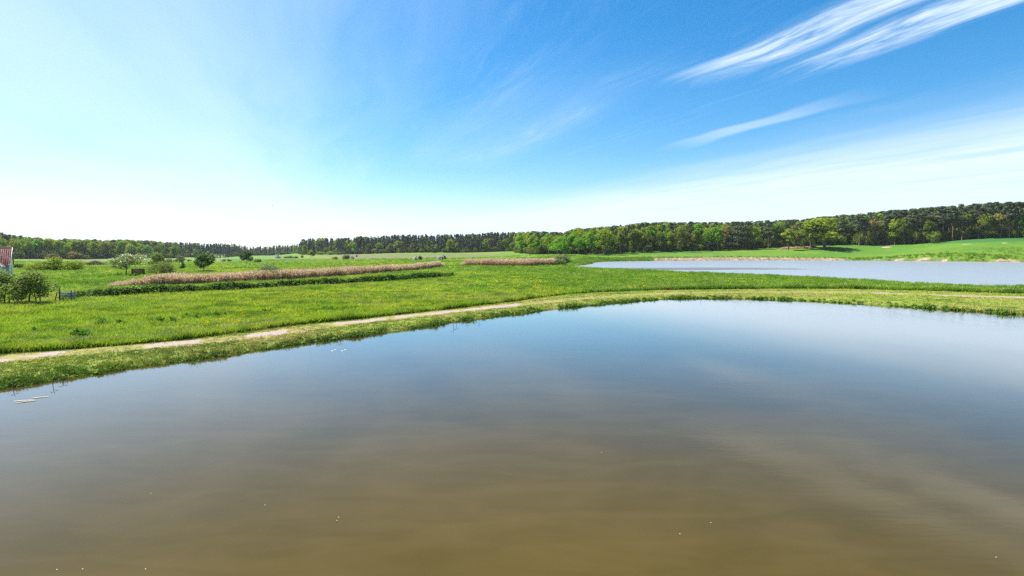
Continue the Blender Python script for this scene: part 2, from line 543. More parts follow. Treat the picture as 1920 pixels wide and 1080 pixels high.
def terrain(x, y, full=False):
    x = np.asarray(x, float); y = np.asarray(y, float)
    z = land(x, y)
    near_ok = np.hypot(x, y) < 160
    dn = np.full(x.shape, 1e3); df = np.full(x.shape, 1e3); ds = np.full(x.shape, -1e3); da = np.zeros(x.shape); L = 1.0
    if near_ok.any():
        dn[near_ok] = sdist(x[near_ok], y[near_ok], NEAR)
    fo = (y > 55) & (y < 420) & (x > 5) & (x < 360)
    if fo.any():
        df[fo] = sdist(x[fo], y[fo], FAR)
    do = (y > 45) & (y < 150) & (x < 15)
    if do.any():
        ds[do], da[do], L = ditch_coords(x[do], y[do])
    # ditch
    endf = sstep(-0.5, 6, da) * sstep(-0.5, 5, L - da)
    n1 = (vnoise(x, y, 1 / 1.7, 11) - .5)
    prof = np.where(ds < 0, 0, np.where(ds < 1.3, -0.95 * sstep(0, 1.3, ds),
                    np.where(ds < 2.6, -0.95 + (1.30 + .35 * n1) * sstep(1.3, 2.6, ds), 0.35 * (1 - sstep(4, 13, ds)) + .35 * n1 * (1 - sstep(2.6, 6, ds)))))
    z = z + prof * endf
    # ponds
    wob = (vnoise(x, y, 1 / 1.3, 21) - .5) * 0.6 + (vnoise(x, y, 1 / .45, 22) - .5) * .3 + (vnoise(x, y, 1 / 4.2, 23) - .5) * .6
    dn2 = dn + wob
    t = np.clip(dn2 / 2.3, 0, 1)
    z = np.where(dn2 > 0, (WATER - .06) + (z - WATER + .06) * (1 - (1 - t) ** 2.6), WATER - .06 - np.minimum(1.6, -dn2 * .45))
    df2 = df + wob * 1.6
    wf = np.where(y > 255, 7.0, 2.2)
    t = np.clip(df2 / wf, 0, 1)
    z = np.where(df2 > 0, (WATER - .06) + (z - WATER + .06) * (1 - (1 - t) ** 2.0), WATER - .06 - np.minimum(1.6, -df2 * .45))
    if full:
        return z, dn2, df2, ds, endf
    return z


def tz(x, y):
    return float(terrain(np.array([x]), np.array([y]))[0])


DS = np.concatenate([np.arange(20, 200, .5), np.arange(200, 1300, 2.)])


def locate(px, py):
    """ground point seen at photo pixel (px, py)"""
    x = (px - 960) / FPX * DS
    yy = HZ + FPX * (CAMZ - terrain(x, DS)) / DS
    k = np.argmax(yy <= py)
    return x[k], DS[k]


def at_depth(px, d):
    x = (px - 960) / FPX * d
    return x, d, tz(x, d)


# ------------------------------------------------------------------ ground mesh: one polar sheet, fine where the camera looks
rr = [2.0]
while rr[-1] < 9000:
    r = rr[-1]
    rr.append(r * (1.0095 if r < 420 else (1.018 if r < 1500 else 1.08)))
rr = np.array(rr)
aa = np.concatenate([np.radians(np.arange(-180, -52, 2.0)), np.radians(np.arange(-52, 52.01, 0.17)), np.radians(np.arange(54, 180, 2.0))])
R_, A_ = np.meshgrid(rr, aa, indexing='ij')
GX, GY = R_ * np.sin(A_), R_ * np.cos(A_)
GZ, gdn, gdf, gds, gend = terrain(GX.ravel(), GY.ravel(), True)
nr, na = R_.shape
gx, gy = GX.ravel(), GY.ravel()
# pixel that each ground vertex falls on, used only to lay out the far fields
gpy = HZ + FPX * (CAMZ - GZ) / np.maximum(gy, 1)
gpx = 960 + FPX * gx / np.maximum(gy, 1)
front = gy > 1
gm = np.full(gx.shape, 50.0)
nb = np.hypot(gx, gy) < 170
gm[nb] = sdist(gx[nb], gy[nb], MOWN)
td = np.full(gx.shape, 50.0)
td[nb], _, _ = seg_dist(gx[nb], gy[nb], TRACK, False)
tl = np.full(gx.shape, 50.0)
tr_ok = (gy > 80) & (gy < 200) & (np.abs(gx) < 60)
tl[tr_ok], _, _ = seg_dist(gx[tr_ok], gy[tr_ok], TRAIL, False)
mown = sstep(.25, -.25, gm + (vnoise(gx, gy, 1 / .8, 31) - .5) * .5)
patch = vnoise(gx, gy, 1 / 5.5, 33) * .6 + vnoise(gx, gy, 1 / 1.6, 34) * .4
trackm = sstep(1.0, .25, td + (vnoise(gx, gy, 1 / .9, 35) - .5) * .9) * sstep(.44, .60, patch)
bare_px = [(-140, 128), (266, 374), (468, 534), (622, 728), (736, 860), (872, 968), (1640, 1930)]
wpx = np.zeros(gx.shape)
for a_, b_ in bare_px:
    wpx = np.maximum(wpx, sstep(a_ - 14, a_ + 10, gpx) * sstep(b_ + 14, b_ - 10, gpx) * front)
trackm = sstep(1.15, .35, td + (vnoise(gx, gy, 1 / .8, 35) - .5) * 1.1 + (vnoise(gx, gy, 1 / 2.6, 37) - .5) * 1.2) * np.clip(wpx * 1.15 * sstep(.17, .47, patch) + .25 * sstep(.5, .65, patch), 0, 1)
trackm = np.maximum(trackm, sstep(.8, .2, tl) * .75)
worn = sstep(2.3, .5, td + (vnoise(gx, gy, 1 / 1.5, 36) - .5) * 1.0)
sand = sstep(7.5, 4.5, gdf) * (gdf > -1) * (gy > 255) * sstep(1180, 1260, gpx) * np.maximum(sstep(1600, 1570, gpx), .65 * sstep(.42, .55, vnoise(gx, gy, 1 / 5., 41)) * sstep(3.4, 1.4, gdf))
sand = np.maximum(sand, front * sstep(1685, 1705, gpx) * sstep(1900, 1880, gpx) * sstep(1.1, .4, np.abs(gpy - (461.5 - (gpx - 1690) * .030)) + 1.3 * vnoise(gx, gy, 1 / 9., 47)) * .8 * (gy > 300) * sstep(.25, .45, vnoise(gx, gy, 1 / 14., 42)))
crop = front * (gy > 290) * sstep(1560, 1640, gpx) * sstep(459.5 - (gpx - 1690) * .028, 458 - (gpx - 1690) * .028, gpy)
crop = np.maximum(crop, front * (gy > 200) * sstep(400, 440, gpx) * sstep(900, 700, gpx) * sstep(494.5, 492.5, gpy) * sstep(484.0, 486.0, gpy) * .8)
plough = front * (gy > 280) * sstep(560, 660, gpx) * sstep(990, 880, gpx) * sstep(487.5, 486.3, gpy + (gpx - 760) * .012) * sstep(476, 478, gpy)
plough = np.maximum(plough, front * (gy > 200) * sstep(480, 466, np.abs(gpx - 160) * 2.2 + 200) * sstep(498, 496, gpy) * sstep(485.5, 487.5, gpy) * .55)
dry = front * (gy > 110) * sstep(.52, .70, vnoise(gx * .35, gy, 1 / 22., 43)) * .6 * (1 - crop) * sstep(1000, 900, gpx)
lush = sstep(.40, .62, vnoise(gx, gy, 1 / 30., 44)) * .6 + .25 * sstep(1000, 1300, gpx) * front
mud = np.maximum(sstep(.10, 0, gdn), sstep(.45, 0, gdf))
ditchm = np.where((gds > -.1) & (gds < 2.5), gend, 0)

i0 = np.arange(nr - 1)[:, None] * na + np.arange(na)[None, :]
i1 = np.arange(nr - 1)[:, None] * na + (np.arange(na)[None, :] + 1) % na
FQ = np.stack([i0, i0 + na, i1 + na, i1], -1).reshape(-1, 4)


def ground_mat():
    m, N = mat('ground_cover')
    geo = N.n('ShaderNodeNewGeometry')
    P = geo.outputs['Position']
    z1 = N.n('ShaderNodeAttribute', attribute_name='zone_a')
    z2 = N.n('ShaderNodeAttribute', attribute_name='zone_b')
    s1 = N.n('ShaderNodeSeparateColor'); N.put(s1.inputs[0], z1.outputs['Color'])
    s2 = N.n('ShaderNodeSeparateColor'); N.put(s2.inputs[0], z2.outputs['Color'])
    mown_, track_, sand_ = s1.outputs
    plough_, dry_, lush_ = s2.outputs
    crop_, mud_ = z1.outputs['Alpha'], z2.outputs['Alpha']
    f1 = N.noise(P, 6.0, 6.0, 0.65)
    f2 = N.noise(P, 0.55, 5.0, 0.6)
    f3 = N.noise(P, 0.05, 4.0, 0.55)
    mp = N.n('ShaderNodeMapping'); mp.inputs['Scale'].default_value = (1.0, 0.18, 1.0)
    N.put(mp.inputs[0], P)
    grass = N.mix(N.ss(f2, 0.3, 0.7), (0.052, 0.128, 0.008, 1), (0.115, 0.180, 0.013, 1))
    grass = N.mix(N.m('MULTIPLY', lush_, 0.8), grass, (0.045, 0.125, 0.010, 1))
    grass = N.mix(N.ss(f3, 0.45, 0.75, 0.0, 0.45), grass, (0.14, 0.19, 0.016, 1))
    grass = N.mix(N.m('MULTIPLY', N.ss(f1, 0.35, 0.7), 0.35), grass, (0.035, 0.085, 0.010, 1))
    grass = N.mix(dry_, grass, (0.15, 0.165, 0.03, 1))
    c = N.mix(N.m('MULTIPLY', crop_, 0.9), grass, (0.026, 0.100, 0.022, 1))
    c = N.mix(N.m('MULTIPLY', plough_, N.ss(f3, 0.3, 0.6, 0.45, 0.9)), c, (0.100, 0.098, 0.050, 1))
    sh = N.mix(N.ss(f2, 0.3, 0.7), (0.115, 0.165, 0.020, 1), (0.185, 0.21, 0.042, 1))
    sh = N.mix(N.ss(f1, 0.4, 0.7, 0.0, 0.4), sh, (0.09, 0.14, 0.02, 1))
    worn_ = N.n('ShaderNodeAttribute', attribute_name='worn')
    sh = N.mix(N.m('MULTIPLY', worn_.outputs['Fac'], N.ss(f2, 0.25, 0.65, 0.40, 0.95)), sh, (0.22, 0.17, 0.07, 1))
    c = N.mix(mown_, c, sh)
    dirt = N.mix(N.ss(f1, 0.3, 0.7), (0.20, 0.150, 0.125, 1), (0.30, 0.245, 0.215, 1))
    tm = N.m('ADD', track_, N.m('MULTIPLY', N.m('SUBTRACT', f1, 0.5), 0.6))
    c = N.mix(N.ss(tm, 0.30, 0.62), c, dirt)
    sd = N.mix(N.ss(f2, 0.35, 0.65), (0.19, 0.14, 0.09, 1), (0.29, 0.225, 0.155, 1))
    sdm = N.m('ADD', sand_, N.m('MULTIPLY', N.m('SUBTRACT', f2, 0.5), 0.5))
    c = N.mix(N.ss(sdm, 0.3, 0.6), c, sd)
    c = N.mix(mud_, c, N.mix(N.ss(f1, 0.35, 0.65), (0.045, 0.034, 0.020, 1), (0.13, 0.10, 0.055, 1)))
    p = N.n('ShaderNodeBsdfPrincipled')
    N.put(p.inputs['Base Color'], c)
    p.inputs['Roughness'].default_value = 0.92
    p.inputs['Specular IOR Level'].default_value = 0.15
    b = N.n('ShaderNodeBump')
    b.inputs['Strength'].default_value = 0.6
    b.inputs['Distance'].default_value = 0.12
    N.put(b.inputs['Height'], N.m('ADD', f1, N.m('MULTIPLY', f2, 1.5)))
    N.put(p.inputs['Normal'], b.outputs[0])
    return finish(m, N, p.outputs[0])


GM = ground_mat()
is_path = ((td < 1.25) & (gdn > .8))[FQ].all(1)


def ground_piece(name, sel):
    F = FQ[sel]
    used = np.unique(F)
    rem = np.full(len(gx), -1, np.int64); rem[used] = np.arange(len(used))
    me = mesh_arrays(name, np.stack([gx, gy, GZ], 1)[used], rem[F], [GM], smooth=True)
    a1 = me.attributes.new('zone_a', 'FLOAT_COLOR', 'POINT')
    a1.data.foreach_set('color', np.stack([mown, trackm, sand, crop], 1)[used].astype(np.float32).ravel())
    a2 = me.attributes.new('zone_b', 'FLOAT_COLOR', 'POINT')
    a2.data.foreach_set('color', np.stack([plough, dry, lush, np.maximum(mud, ditchm * .55)], 1)[used].astype(np.float32).ravel())
    a3 = me.attributes.new('worn', 'FLOAT', 'POINT')
    a3.data.foreach_set('value', worn[used].astype(np.float32))
    return tag(obj(name, me), kind='structure')


ground = ground_piece('ground', ~is_path)
tag(ground, 'green meadows, mown pond bank and fields rising to the woods', 'ground')
path = ground_piece('path', is_path)
tag(path, 'worn sandy track along the mown bank of the near pond', 'path')

# ------------------------------------------------------------------ water
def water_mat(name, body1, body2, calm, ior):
    m, N = mat(name)
    geo = N.n('ShaderNodeNewGeometry')
    P = geo.outputs['Position']
    mp = N.n('ShaderNodeMapping')
    mp.inputs['Rotation'].default_value = (0, 0, math.radians(24))
    mp.inputs['Scale'].default_value = (0.55, 1.6, 1)
    N.put(mp.inputs[0], P)
    rip = N.noise(mp.outputs[0], 4.0 if calm else 1.3, 5.0, 0.6, 0.3)
    sil = N.noise(P, 0.13, 5.0, 0.55, 0.6)
    sil2 = N.noise(mp.outputs[0], 0.7, 4.0, 0.55, 0.8)
    body = N.n('ShaderNodeBsdfDiffuse')
    N.put(body.inputs[0], N.mix(N.m('ADD', N.m('MULTIPLY', N.ss(sil, 0.3, 0.7), 0.65), N.m('MULTIPLY', N.ss(sil2, 0.3, 0.7), 0.35)), body1, body2))
    gl = N.n('ShaderNodeBsdfGlossy')
    b = N.n('ShaderNodeBump')
    b.inputs['Distance'].default_value = 0.02
    if calm:
        gl.inputs['Roughness'].default_value = 0.045
        gust = N.noise(P, 0.05, 4.0, 0.55)
        N.put(b.inputs['Strength'], N.ss(gust, 0.40, 0.64, 0.03, 0.13))
    else:
        # breeze ruffles the pond except for a calm lane
        sp = N.n('ShaderNodeSeparateXYZ'); N.put(sp.inputs[0], P)
        wob = N.noise(N.xyz(N.m('MULTIPLY', sp.outputs[0], 0.02), N.m('MULTIPLY', sp.outputs[1], 0.08)), 1.0, 4.0, 0.6)
        yy = N.m('ADD', sp.outputs[1], N.m('MULTIPLY', N.m('SUBTRACT', wob, 0.5), 22.0))
        lane = N.m('MULTIPLY', N.ss(yy, 163, 170), N.ss(yy, 184, 192, 1.0, 0.0))
        lane = N.m('MULTIPLY', lane, N.ss(sp.outputs[0], 72, 105, 1.0, 0.0))
        N.put(b.inputs['Strength'], N.ss(lane, 0.2, 0.8, 0.26, 0.12))
        N.put(gl.inputs['Roughness'], N.ss(lane, 0.2, 0.8, 0.24, 0.04))
    N.put(b.inputs['Height'], rip)
    N.put(gl.inputs['Normal'], b.outputs[0])
    fr = N.n('ShaderNodeFresnel')
    fr.inputs['IOR'].default_value = ior
    N.put(fr.inputs['Normal'], b.outputs[0])
    mx = N.n('ShaderNodeMixShader')
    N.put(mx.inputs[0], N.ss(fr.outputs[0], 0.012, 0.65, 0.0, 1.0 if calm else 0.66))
    N.put(mx.inputs[1], body.outputs[0]); N.put(mx.inputs[2], gl.outputs[0])
    return finish(m, N, mx.outputs[0])


def water_sheet(name, P, m):
    c = P.mean(0)
    d = P - c
    Q = P + d / np.linalg.norm(d, axis=1, keepdims=True) * 0.0
    import bmesh
    # widen a little so that the sheet runs in under the banks
    T = np.roll(P, -1, 0) - np.roll(P, 1, 0)
    nrm = np.stack([T[:, 1], -T[:, 0]], 1) / np.linalg.norm(T, axis=1, keepdims=True)
    area = np.sum(P[:, 0] * np.roll(P[:, 1], -1) - np.roll(P[:, 0], -1) * P[:, 1])
    Q = P + nrm * (1.0 if area > 0 else -1.0) * 0.9
    bm = bmesh.new()
    f = bm.faces.new([bm.verts.new((x, y, WATER)) for x, y in Q])
    bmesh.ops.triangulate(bm, faces=[f])
    bmesh.ops.recalc_face_normals(bm, faces=bm.faces)
    if sum(f.normal.z for f in bm.faces) < 0:
        bmesh.ops.reverse_faces(bm, faces=bm.faces)
    me = bpy.data.meshes.new(name)
    bm.to_mesh(me); bm.free()
    me.materials.append(m)
    return tag(obj(name, me), kind='structure')


w1 = water_sheet('pond_water', NEAR, water_mat('still_silty_water', (0.043, 0.0315, 0.006, 1), (0.065, 0.047, 0.013, 1), True, 1.40))
tag(w1, 'still brown pond filling the foreground, mirroring the sky', 'pond')
w2 = water_sheet('pond_water', FAR, water_mat('ruffled_water', (0.235, 0.265, 0.30, 1), (0.26, 0.29, 0.325, 1), False, 1.45))  # part of the sky's reflection is put into the pale body colour
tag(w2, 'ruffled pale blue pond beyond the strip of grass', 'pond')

# ------------------------------------------------------------------ scatter: grasses and other things nobody could count
def blade_tuft(name, n, h, w, spread, lean, mats, seed, plume=0.0):
    """a tuft of n curved blades; optional plumes at the tips"""
    r = np.random.default_rng(seed)
    V, F, mi = [], [], []
    k = 0
    for i in range(n):
        a = r.uniform(0, 2 * math.pi)
        b = np.array([math.cos(a), math.sin(a), 0]) * spread * math.sqrt(r.uniform())
        hh = h * r.uniform(.55, 1.1)
        d = r.uniform(0, 2 * math.pi)
        ld = np.array([math.cos(d), math.sin(d), 0]) * lean * hh * r.uniform(.2, 1)
        a2 = r.uniform(0, 2 * math.pi)
        side = np.array([math.cos(a2), math.sin(a2), 0]) * w * .5 * r.uniform(.7, 1.3)
        m_ = b + ld * .3 + np.array([0, 0, hh * .6])
        t_ = b + ld + np.array([0, 0, hh])
        V += [b - side, b + side, m_ + side * .8, m_ - side * .8, t_ + side * .12, t_ - side * .12]
        F += [[k, k + 1, k + 2, k + 3], [k + 3, k + 2, k + 4, k + 5]]
        mi += [0, 0]
        k += 6
        if plume and r.uniform() < .65:
            pd = ld / (np.linalg.norm(ld) + 1e-6) * plume * .5
            s2 = side / np.linalg.norm(side) * plume * .22
            V += [t_ - s2 * .3 - np.array([0, 0, plume * .3]), t_ + s2 - np.array([0, 0, plume * .1]), t_ + pd * .6 + np.array([0, 0, plume * .55]), t_ - s2 + pd * .3]
            F += [[k, k + 1, k + 2, k + 3]]
            mi += [1]
            k += 4
    return mesh_arrays(name, np.array(V), np.array(F), mats, mi)


def leafy_clump(name, n, h, rad, size, m, seed):
    r = np.random.default_rng(seed)
    C = r.normal(size=(n, 3)); C /= np.linalg.norm(C, axis=1, keepdims=True)
    C[:, 2] = np.abs(C[:, 2])
    N_ = C + r.normal(size=(n, 3)) * .5
    C = C * r.uniform(.5, 1, (n, 1)) * (rad, rad, h)
    V, F = quads(C, N_, size * r.uniform(.6, 1.3, n), r)
    return mesh_arrays(name, V, F, [m])


def scatter(name, meshes, x, y, z, scl, label, cat, tilt=.12, idx=None):
    """one object: points carrying instances of the given meshes"""
    n = len(x)
    src = bpy.data.collections.new(name + '_source')
    for k, me in enumerate(meshes):
        src.objects.link(bpy.data.objects.new('%02d_%s' % (k, me.name), me))
    me = bpy.data.meshes.new(name)
    me.vertices.add(n)
    me.vertices.foreach_set('co', np.stack([x, y, z], 1).astype(np.float32).ravel())
    rot = np.stack([RNG.normal(0, tilt, n), RNG.normal(0, tilt, n), RNG.uniform(0, 2 * math.pi, n)], 1).astype(np.float32)
    me.attributes.new('rot', 'FLOAT_VECTOR', 'POINT').data.foreach_set('vector', rot.ravel())
    scl = np.asarray(scl, float)
    if scl.ndim == 1:
        scl = np.stack([scl] * 3, 1)
    me.attributes.new('scl', 'FLOAT_VECTOR', 'POINT').data.foreach_set('vector', scl.astype(np.float32).ravel())
    if idx is None:
        idx = RNG.integers(0, len(meshes), n)
    me.attributes.new('idx', 'INT', 'POINT').data.foreach_set('value', np.asarray(idx, np.int32))
    o = obj(name, me)
    g = bpy.data.node_groups.new(name + '_nodes', 'GeometryNodeTree')
    g.interface.new_socket('Geometry', in_out='INPUT', socket_type='NodeSocketGeometry')
    g.interface.new_socket('Geometry', in_out='OUTPUT', socket_type='NodeSocketGeometry')
    gi = g.nodes.new('NodeGroupInput'); go = g.nodes.new('NodeGroupOutput')
    ci = g.nodes.new('GeometryNodeCollectionInfo')
    ci.inputs['Collection'].default_value = src
    ci.inputs['Separate Children'].default_value = True
    ci.inputs['Reset Children'].default_value = True
    ip = g.nodes.new('GeometryNodeInstanceOnPoints')

    def attr(nm, typ):
        a = g.nodes.new('GeometryNodeInputNamedAttribute')
        a.data_type = typ
        a.inputs['Name'].default_value = nm
        return [q for q in a.outputs if q.enabled and q.name == 'Attribute'][0]
    L = g.links.new
    L(gi.outputs[0], ip.inputs['Points'])
    L(ci.outputs[0], ip.inputs['Instance'])
    ip.inputs['Pick Instance'].default_value = True
    L(attr('idx', 'INT'), ip.inputs['Instance Index'])
    L(attr('rot', 'FLOAT_VECTOR'), ip.inputs['Rotation'])
    L(attr('scl', 'FLOAT_VECTOR'), ip.inputs['Scale'])
    L(ip.outputs[0], go.inputs[0])
    md = o.modifiers.new('scatter', 'NODES')
    md.node_group = g
    return tag(o, label, cat, kind='stuff')


def sample_polar(n, d0, d1, half=48):
    a = np.radians(RNG.uniform(-half, half, n))
    d = np.exp(RNG.uniform(math.log(d0), math.log(d1), n))
    return d * np.tan(a) * .999, d


def along(P, n, lo, hi, flip=1):
    """random points beside a polyline, offset lo..hi to its left"""
    P = np.asarray(P)
    seg = np.diff(P, axis=0); L = np.hypot(*seg.T)
    mid = (P[1:] + P[:-1]) / 2
    w = L / np.maximum(15, np.hypot(*mid.T)) ** 1.2
    k = RNG.choice(len(L), n, p=w / w.sum())
    t = RNG.uniform(size=n)[:, None]
    q = P[k] * (1 - t) + P[k + 1] * t
    nr_ = np.stack([-seg[k, 1], seg[k, 0]], 1) / L[k][:, None] * flip
    return (q + nr_ * RNG.uniform(lo, hi, (n, 1))).T


def clipview(x, y, half=50):
    return (y > 3) & (np.abs(np.arctan2(x, y)) < math.radians(half))


# tall meadow grass
tall = [blade_tuft('grass_tuft', 18, .36, .030, .24, .55, [M['meadow']], s) for s in (1, 2, 3, 4)]
lushm = [blade_tuft('lush_tuft', 18, .42, .034, .24, .55, [M['lush']], s) for s in (5, 6, 7)]
seedm = [blade_tuft('seed_tuft', 12, .55, .020, .20, .35, [M['meadow'], M['drygrass']], s, plume=.07) for s in (8, 9)]
MESHES = tall + lushm + seedm
x, y = sample_polar(190000, 30, 330)
ex, ey = along(TALL, 20000, 0.0, 1.0)
x, y = np.concatenate([x, ex]), np.concatenate([y, ey])
ok = clipview(x, y)
x, y = x[ok], y[ok]
z, dn_, df_, ds_, en_ = terrain(x, y, True)
mo = sdist(x, y, MOWN)
tl_, _, _ = seg_dist(x, y, TRAIL, False)
d = np.hypot(x, y)
lawn = (vnoise(x, y, 1 / 25., 51) > .62) & (d > 95)
ok = (mo > .05) & (df_ > .15) & (dn_ > .6) & (tl_ > .55) & ((ds_ < 0) | (en_ < .3) | (ds_ > 2.2)) & ((d < 150) | (RNG.uniform(size=len(d)) < .6)) & ~(lawn & (RNG.uniform(size=len(d)) < .6))
x, y, z, d, mo = x[ok], y[ok], z[ok], d[ok], mo[ok]
pxx = 960 + FPX * x / y
lm = vnoise(x, y, 1 / 16., 52) * .55 + .45 * sstep(850, 1250, pxx) + .25 * sstep(60, 130, d)
kind = np.where(RNG.uniform(size=len(x)) < sstep(.35, .8, lm), RNG.integers(4, 7, len(x)), RNG.integers(0, 4, len(x)))
kind = np.where((RNG.uniform(size=len(x)) < .09) & (vnoise(x, y, 1 / 9., 53) > .55), RNG.integers(7, 9, len(x)), kind)
hsc = (.45 + .7 * vnoise(x, y, 1 / 7., 54) + .5 * vnoise(x, y, 1 / 2.2, 56)) * RNG.uniform(.75, 1.2, len(x)) * np.where(mo < .8, 1.05, .9)
wsc = np.clip((d / 40) ** .55, .9, 3.0)
hsc = hsc * np.clip((d / 60) ** .15, 1, 1.3)
scatter('meadow_grass', MESHES, x, y, z - .02, np.stack([wsc, wsc, hsc], 1),
        'tall bright green meadow grass between the track and the ditch', 'grass', idx=kind)

# buttercups
fl = [leafy_clump('buttercup_clump', 7, .10, .22, .055, M['flower'], s) for s in (21, 22)]
x, y = sample_polar(5600, 36, 120)
z, dn_, df_, ds_, en_ = terrain(x, y, True)
ok = clipview(x, y) & (sdist(x, y, MOWN) > .8) & (df_ > 1) & ((ds_ < -.5) | (en_ < .1)) & (vnoise(x, y * .6, 1 / 9., 61) > .52) & (dn_ > 1)
x, y, z = x[ok], y[ok], z[ok]
scatter('buttercups', fl, x, y, z + .26, np.clip((np.hypot(x, y) / 45) ** .6, .8, 1.7), 'drifts of yellow buttercups in the meadow grass', 'flowers')

# mown grass of the bank
shortm = [blade_tuft('short_tuft', 16, .085, .020, .16, .8, [M['short']], s) for s in (31, 32, 33)]
x, y = sample_polar(120000, 22, 95)
z, dn_, df_, ds_, en_ = terrain(x, y, True)
mo = sdist(x, y, MOWN)
tk, _, _ = seg_dist(x, y, TRACK, False)
pt = vnoise(x, y, 1 / 5.5, 33) * .6 + vnoise(x, y, 1 / 1.6, 34) * .4
pq = 960 + FPX * x / np.maximum(y, 1)
wq = np.zeros(x.shape)
for a_, b_ in bare_px:
    wq = np.maximum(wq, sstep(a_ - 14, a_ + 10, pq) * sstep(b_ + 14, b_ - 10, pq))
bare = sstep(1.05, .3, tk) * np.clip(wq * sstep(.12, .42, pt) + .2, 0, 1)
ok = clipview(x, y) & (mo < .2) & (dn_ > .1) & (RNG.uniform(size=len(x)) > bare * 1.3) & (RNG.uniform(size=len(x)) > .5 * sstep(1.6, .4, tk))
x, y, z, dn_, tk = x[ok], y[ok], z[ok], dn_[ok], tk[ok]
h = np.where(tk < 1.2, .6, 1.0) * RNG.uniform(.6, 1.25, len(x)) * (1 + .8 * sstep(1.6, .2, dn_))
ww = np.clip((np.hypot(x, y) / 30) ** .5, .9, 1.7)
scatter('mown_grass', shortm, x, y, z - .01, np.stack([ww, ww, h], 1), 'short yellow-green mown grass on the bank of the near pond', 'grass')

# weeds hanging over the water's edge
wd = [leafy_clump('weed_clump', 34, .16, .20, .10, M['weed'], s) for s in (41, 42, 43)] + \
     [blade_tuft('edge_tuft', 16, .26, .022, .14, .7, [M['weed']], s) for s in (44, 45)]
NE = np.concatenate([NEAR, NEAR[:1]])
x, y = along(NE, 9000, -.25, 1.5, 1)
x2, y2 = along(NE, 16000, -.25, 1.5, -1)
x, y = np.concatenate([x, x2]), np.concatenate([y, y2])
z, dn_, *_ = terrain(x, y, True)
ok = clipview(x, y) & (dn_ > -.12) & (dn_ < .95) & (RNG.uniform(size=len(x)) < sstep(1.0, .1, dn_)) & (vnoise(x, y, 1 / 2.2, 63) > .22)
x, y, z = x[ok], y[ok], z[ok]
scatter('bank_weeds', wd, x, y, np.maximum(z, WATER - .03), RNG.uniform(.45, 1.2, len(x)) * (.6 + .9 * vnoise(x, y, 1 / 1.5, 65)) * np.clip((np.hypot(x, y) / 35) ** .4, .8, 1.5),
        'dark leafy weeds fringing the edge of the near pond', 'weeds')

# ditch bank: rank growth on the far side of the ditch
dm = [blade_tuft('ditch_tuft', 22, .62, .045, .30, .6, [M['lush']], s) for s in (51, 52)] + \
     [leafy_clump('shaded_nettle_clump', 46, .55, .36, .17, M['deep'], s) for s in (53, 54)] + \
     [leafy_clump('ditch_herb', 46, .50, .40, .16, M['lush'], s) for s in (55, 56)]
x, y = along(DITCH, 14000, .3, 7.5, -1)
ds_, da_, DL = ditch_coords(x, y)
z = terrain(x, y)
ok = (ds_ > .8) & (ds_ < 5.2) & (RNG.uniform(size=len(x)) < np.where(ds_ < 3.4, 1, .55))
x, y, z, ds_ = x[ok], y[ok], z[ok], ds_[ok]
k = np.where(ds_ < 2.7, RNG.choice([2, 3, 2, 3, 4], len(x)), RNG.choice([0, 1, 4, 5], len(x)))  # shade on the bank's face is put in as darker clumps
sc_ = RNG.uniform(.55, 1.15, len(x)) * np.where(ds_ > 3.0, .8, 1.15) * np.clip((np.hypot(x, y) / 65) ** .5, .9, 1.5) * (.7 + .6 * vnoise(x, y, 1 / 3., 64))
scatter('ditch_growth', dm, x, y, z - .03, sc_, 'rank green growth lining the far side of the ditch, its shaded face coloured darker', 'undergrowth', idx=k)

# grass fringe along the near shore of the far pond and on its far bank
x, y = along(np.array(FAR_N), 9000, 0, 3.0, 1)
x2, y2 = along(np.array(FAR_F), 7000, -9, 9, 1)
x, y = np.concatenate([x, x2]), np.concatenate([y, y2])
z, dn_, df_, *_ = terrain(x, y, True)
pxx = 960 + FPX * x / y
farside = y > 240
sandy = farside & (pxx > 1225) & (pxx < 1592) & (df_ < 6.5)
ok = clipview(x, y) & (df_ > .05) & (df_ < 8) & (~sandy | (RNG.uniform(size=len(x)) < .45)) & ~(farside & (pxx > 1592) & (df_ < 2.6) & (vnoise(x, y, 1 / 5., 41) > .46))
x, y, z, sandy = x[ok], y[ok], z[ok], sandy[ok]
fr = [blade_tuft('fringe_tuft', 18, .5, .05, .3, .5, [M['lush']], s) for s in (61, 62)] + [blade_tuft('dry_tuft', 18, .5, .06, .35, .6, [M['drygrass']], s) for s in (63, 64)]
k = np.where(sandy & (RNG.uniform(size=len(x)) < .9), RNG.integers(2, 4, len(x)), RNG.integers(0, 2, len(x)))
sc_ = np.clip((np.hypot(x, y) / 100) ** .6, .8, 2.0) * RNG.uniform(.5, 1.15, len(x)) * np.where(sandy, .7, 1)
scatter('shore_grass', fr, x, y, z - .03, sc_, 'grass fringe along the shores of the far pond', 'grass', idx=k)

# ------------------------------------------------------------------ reed beds
reedm = [blade_tuft('reed_tuft', 12, 1.35, .034, .26, .14, [M['reed'], M['plume']], s, plume=.26) for s in (71, 72, 73)]


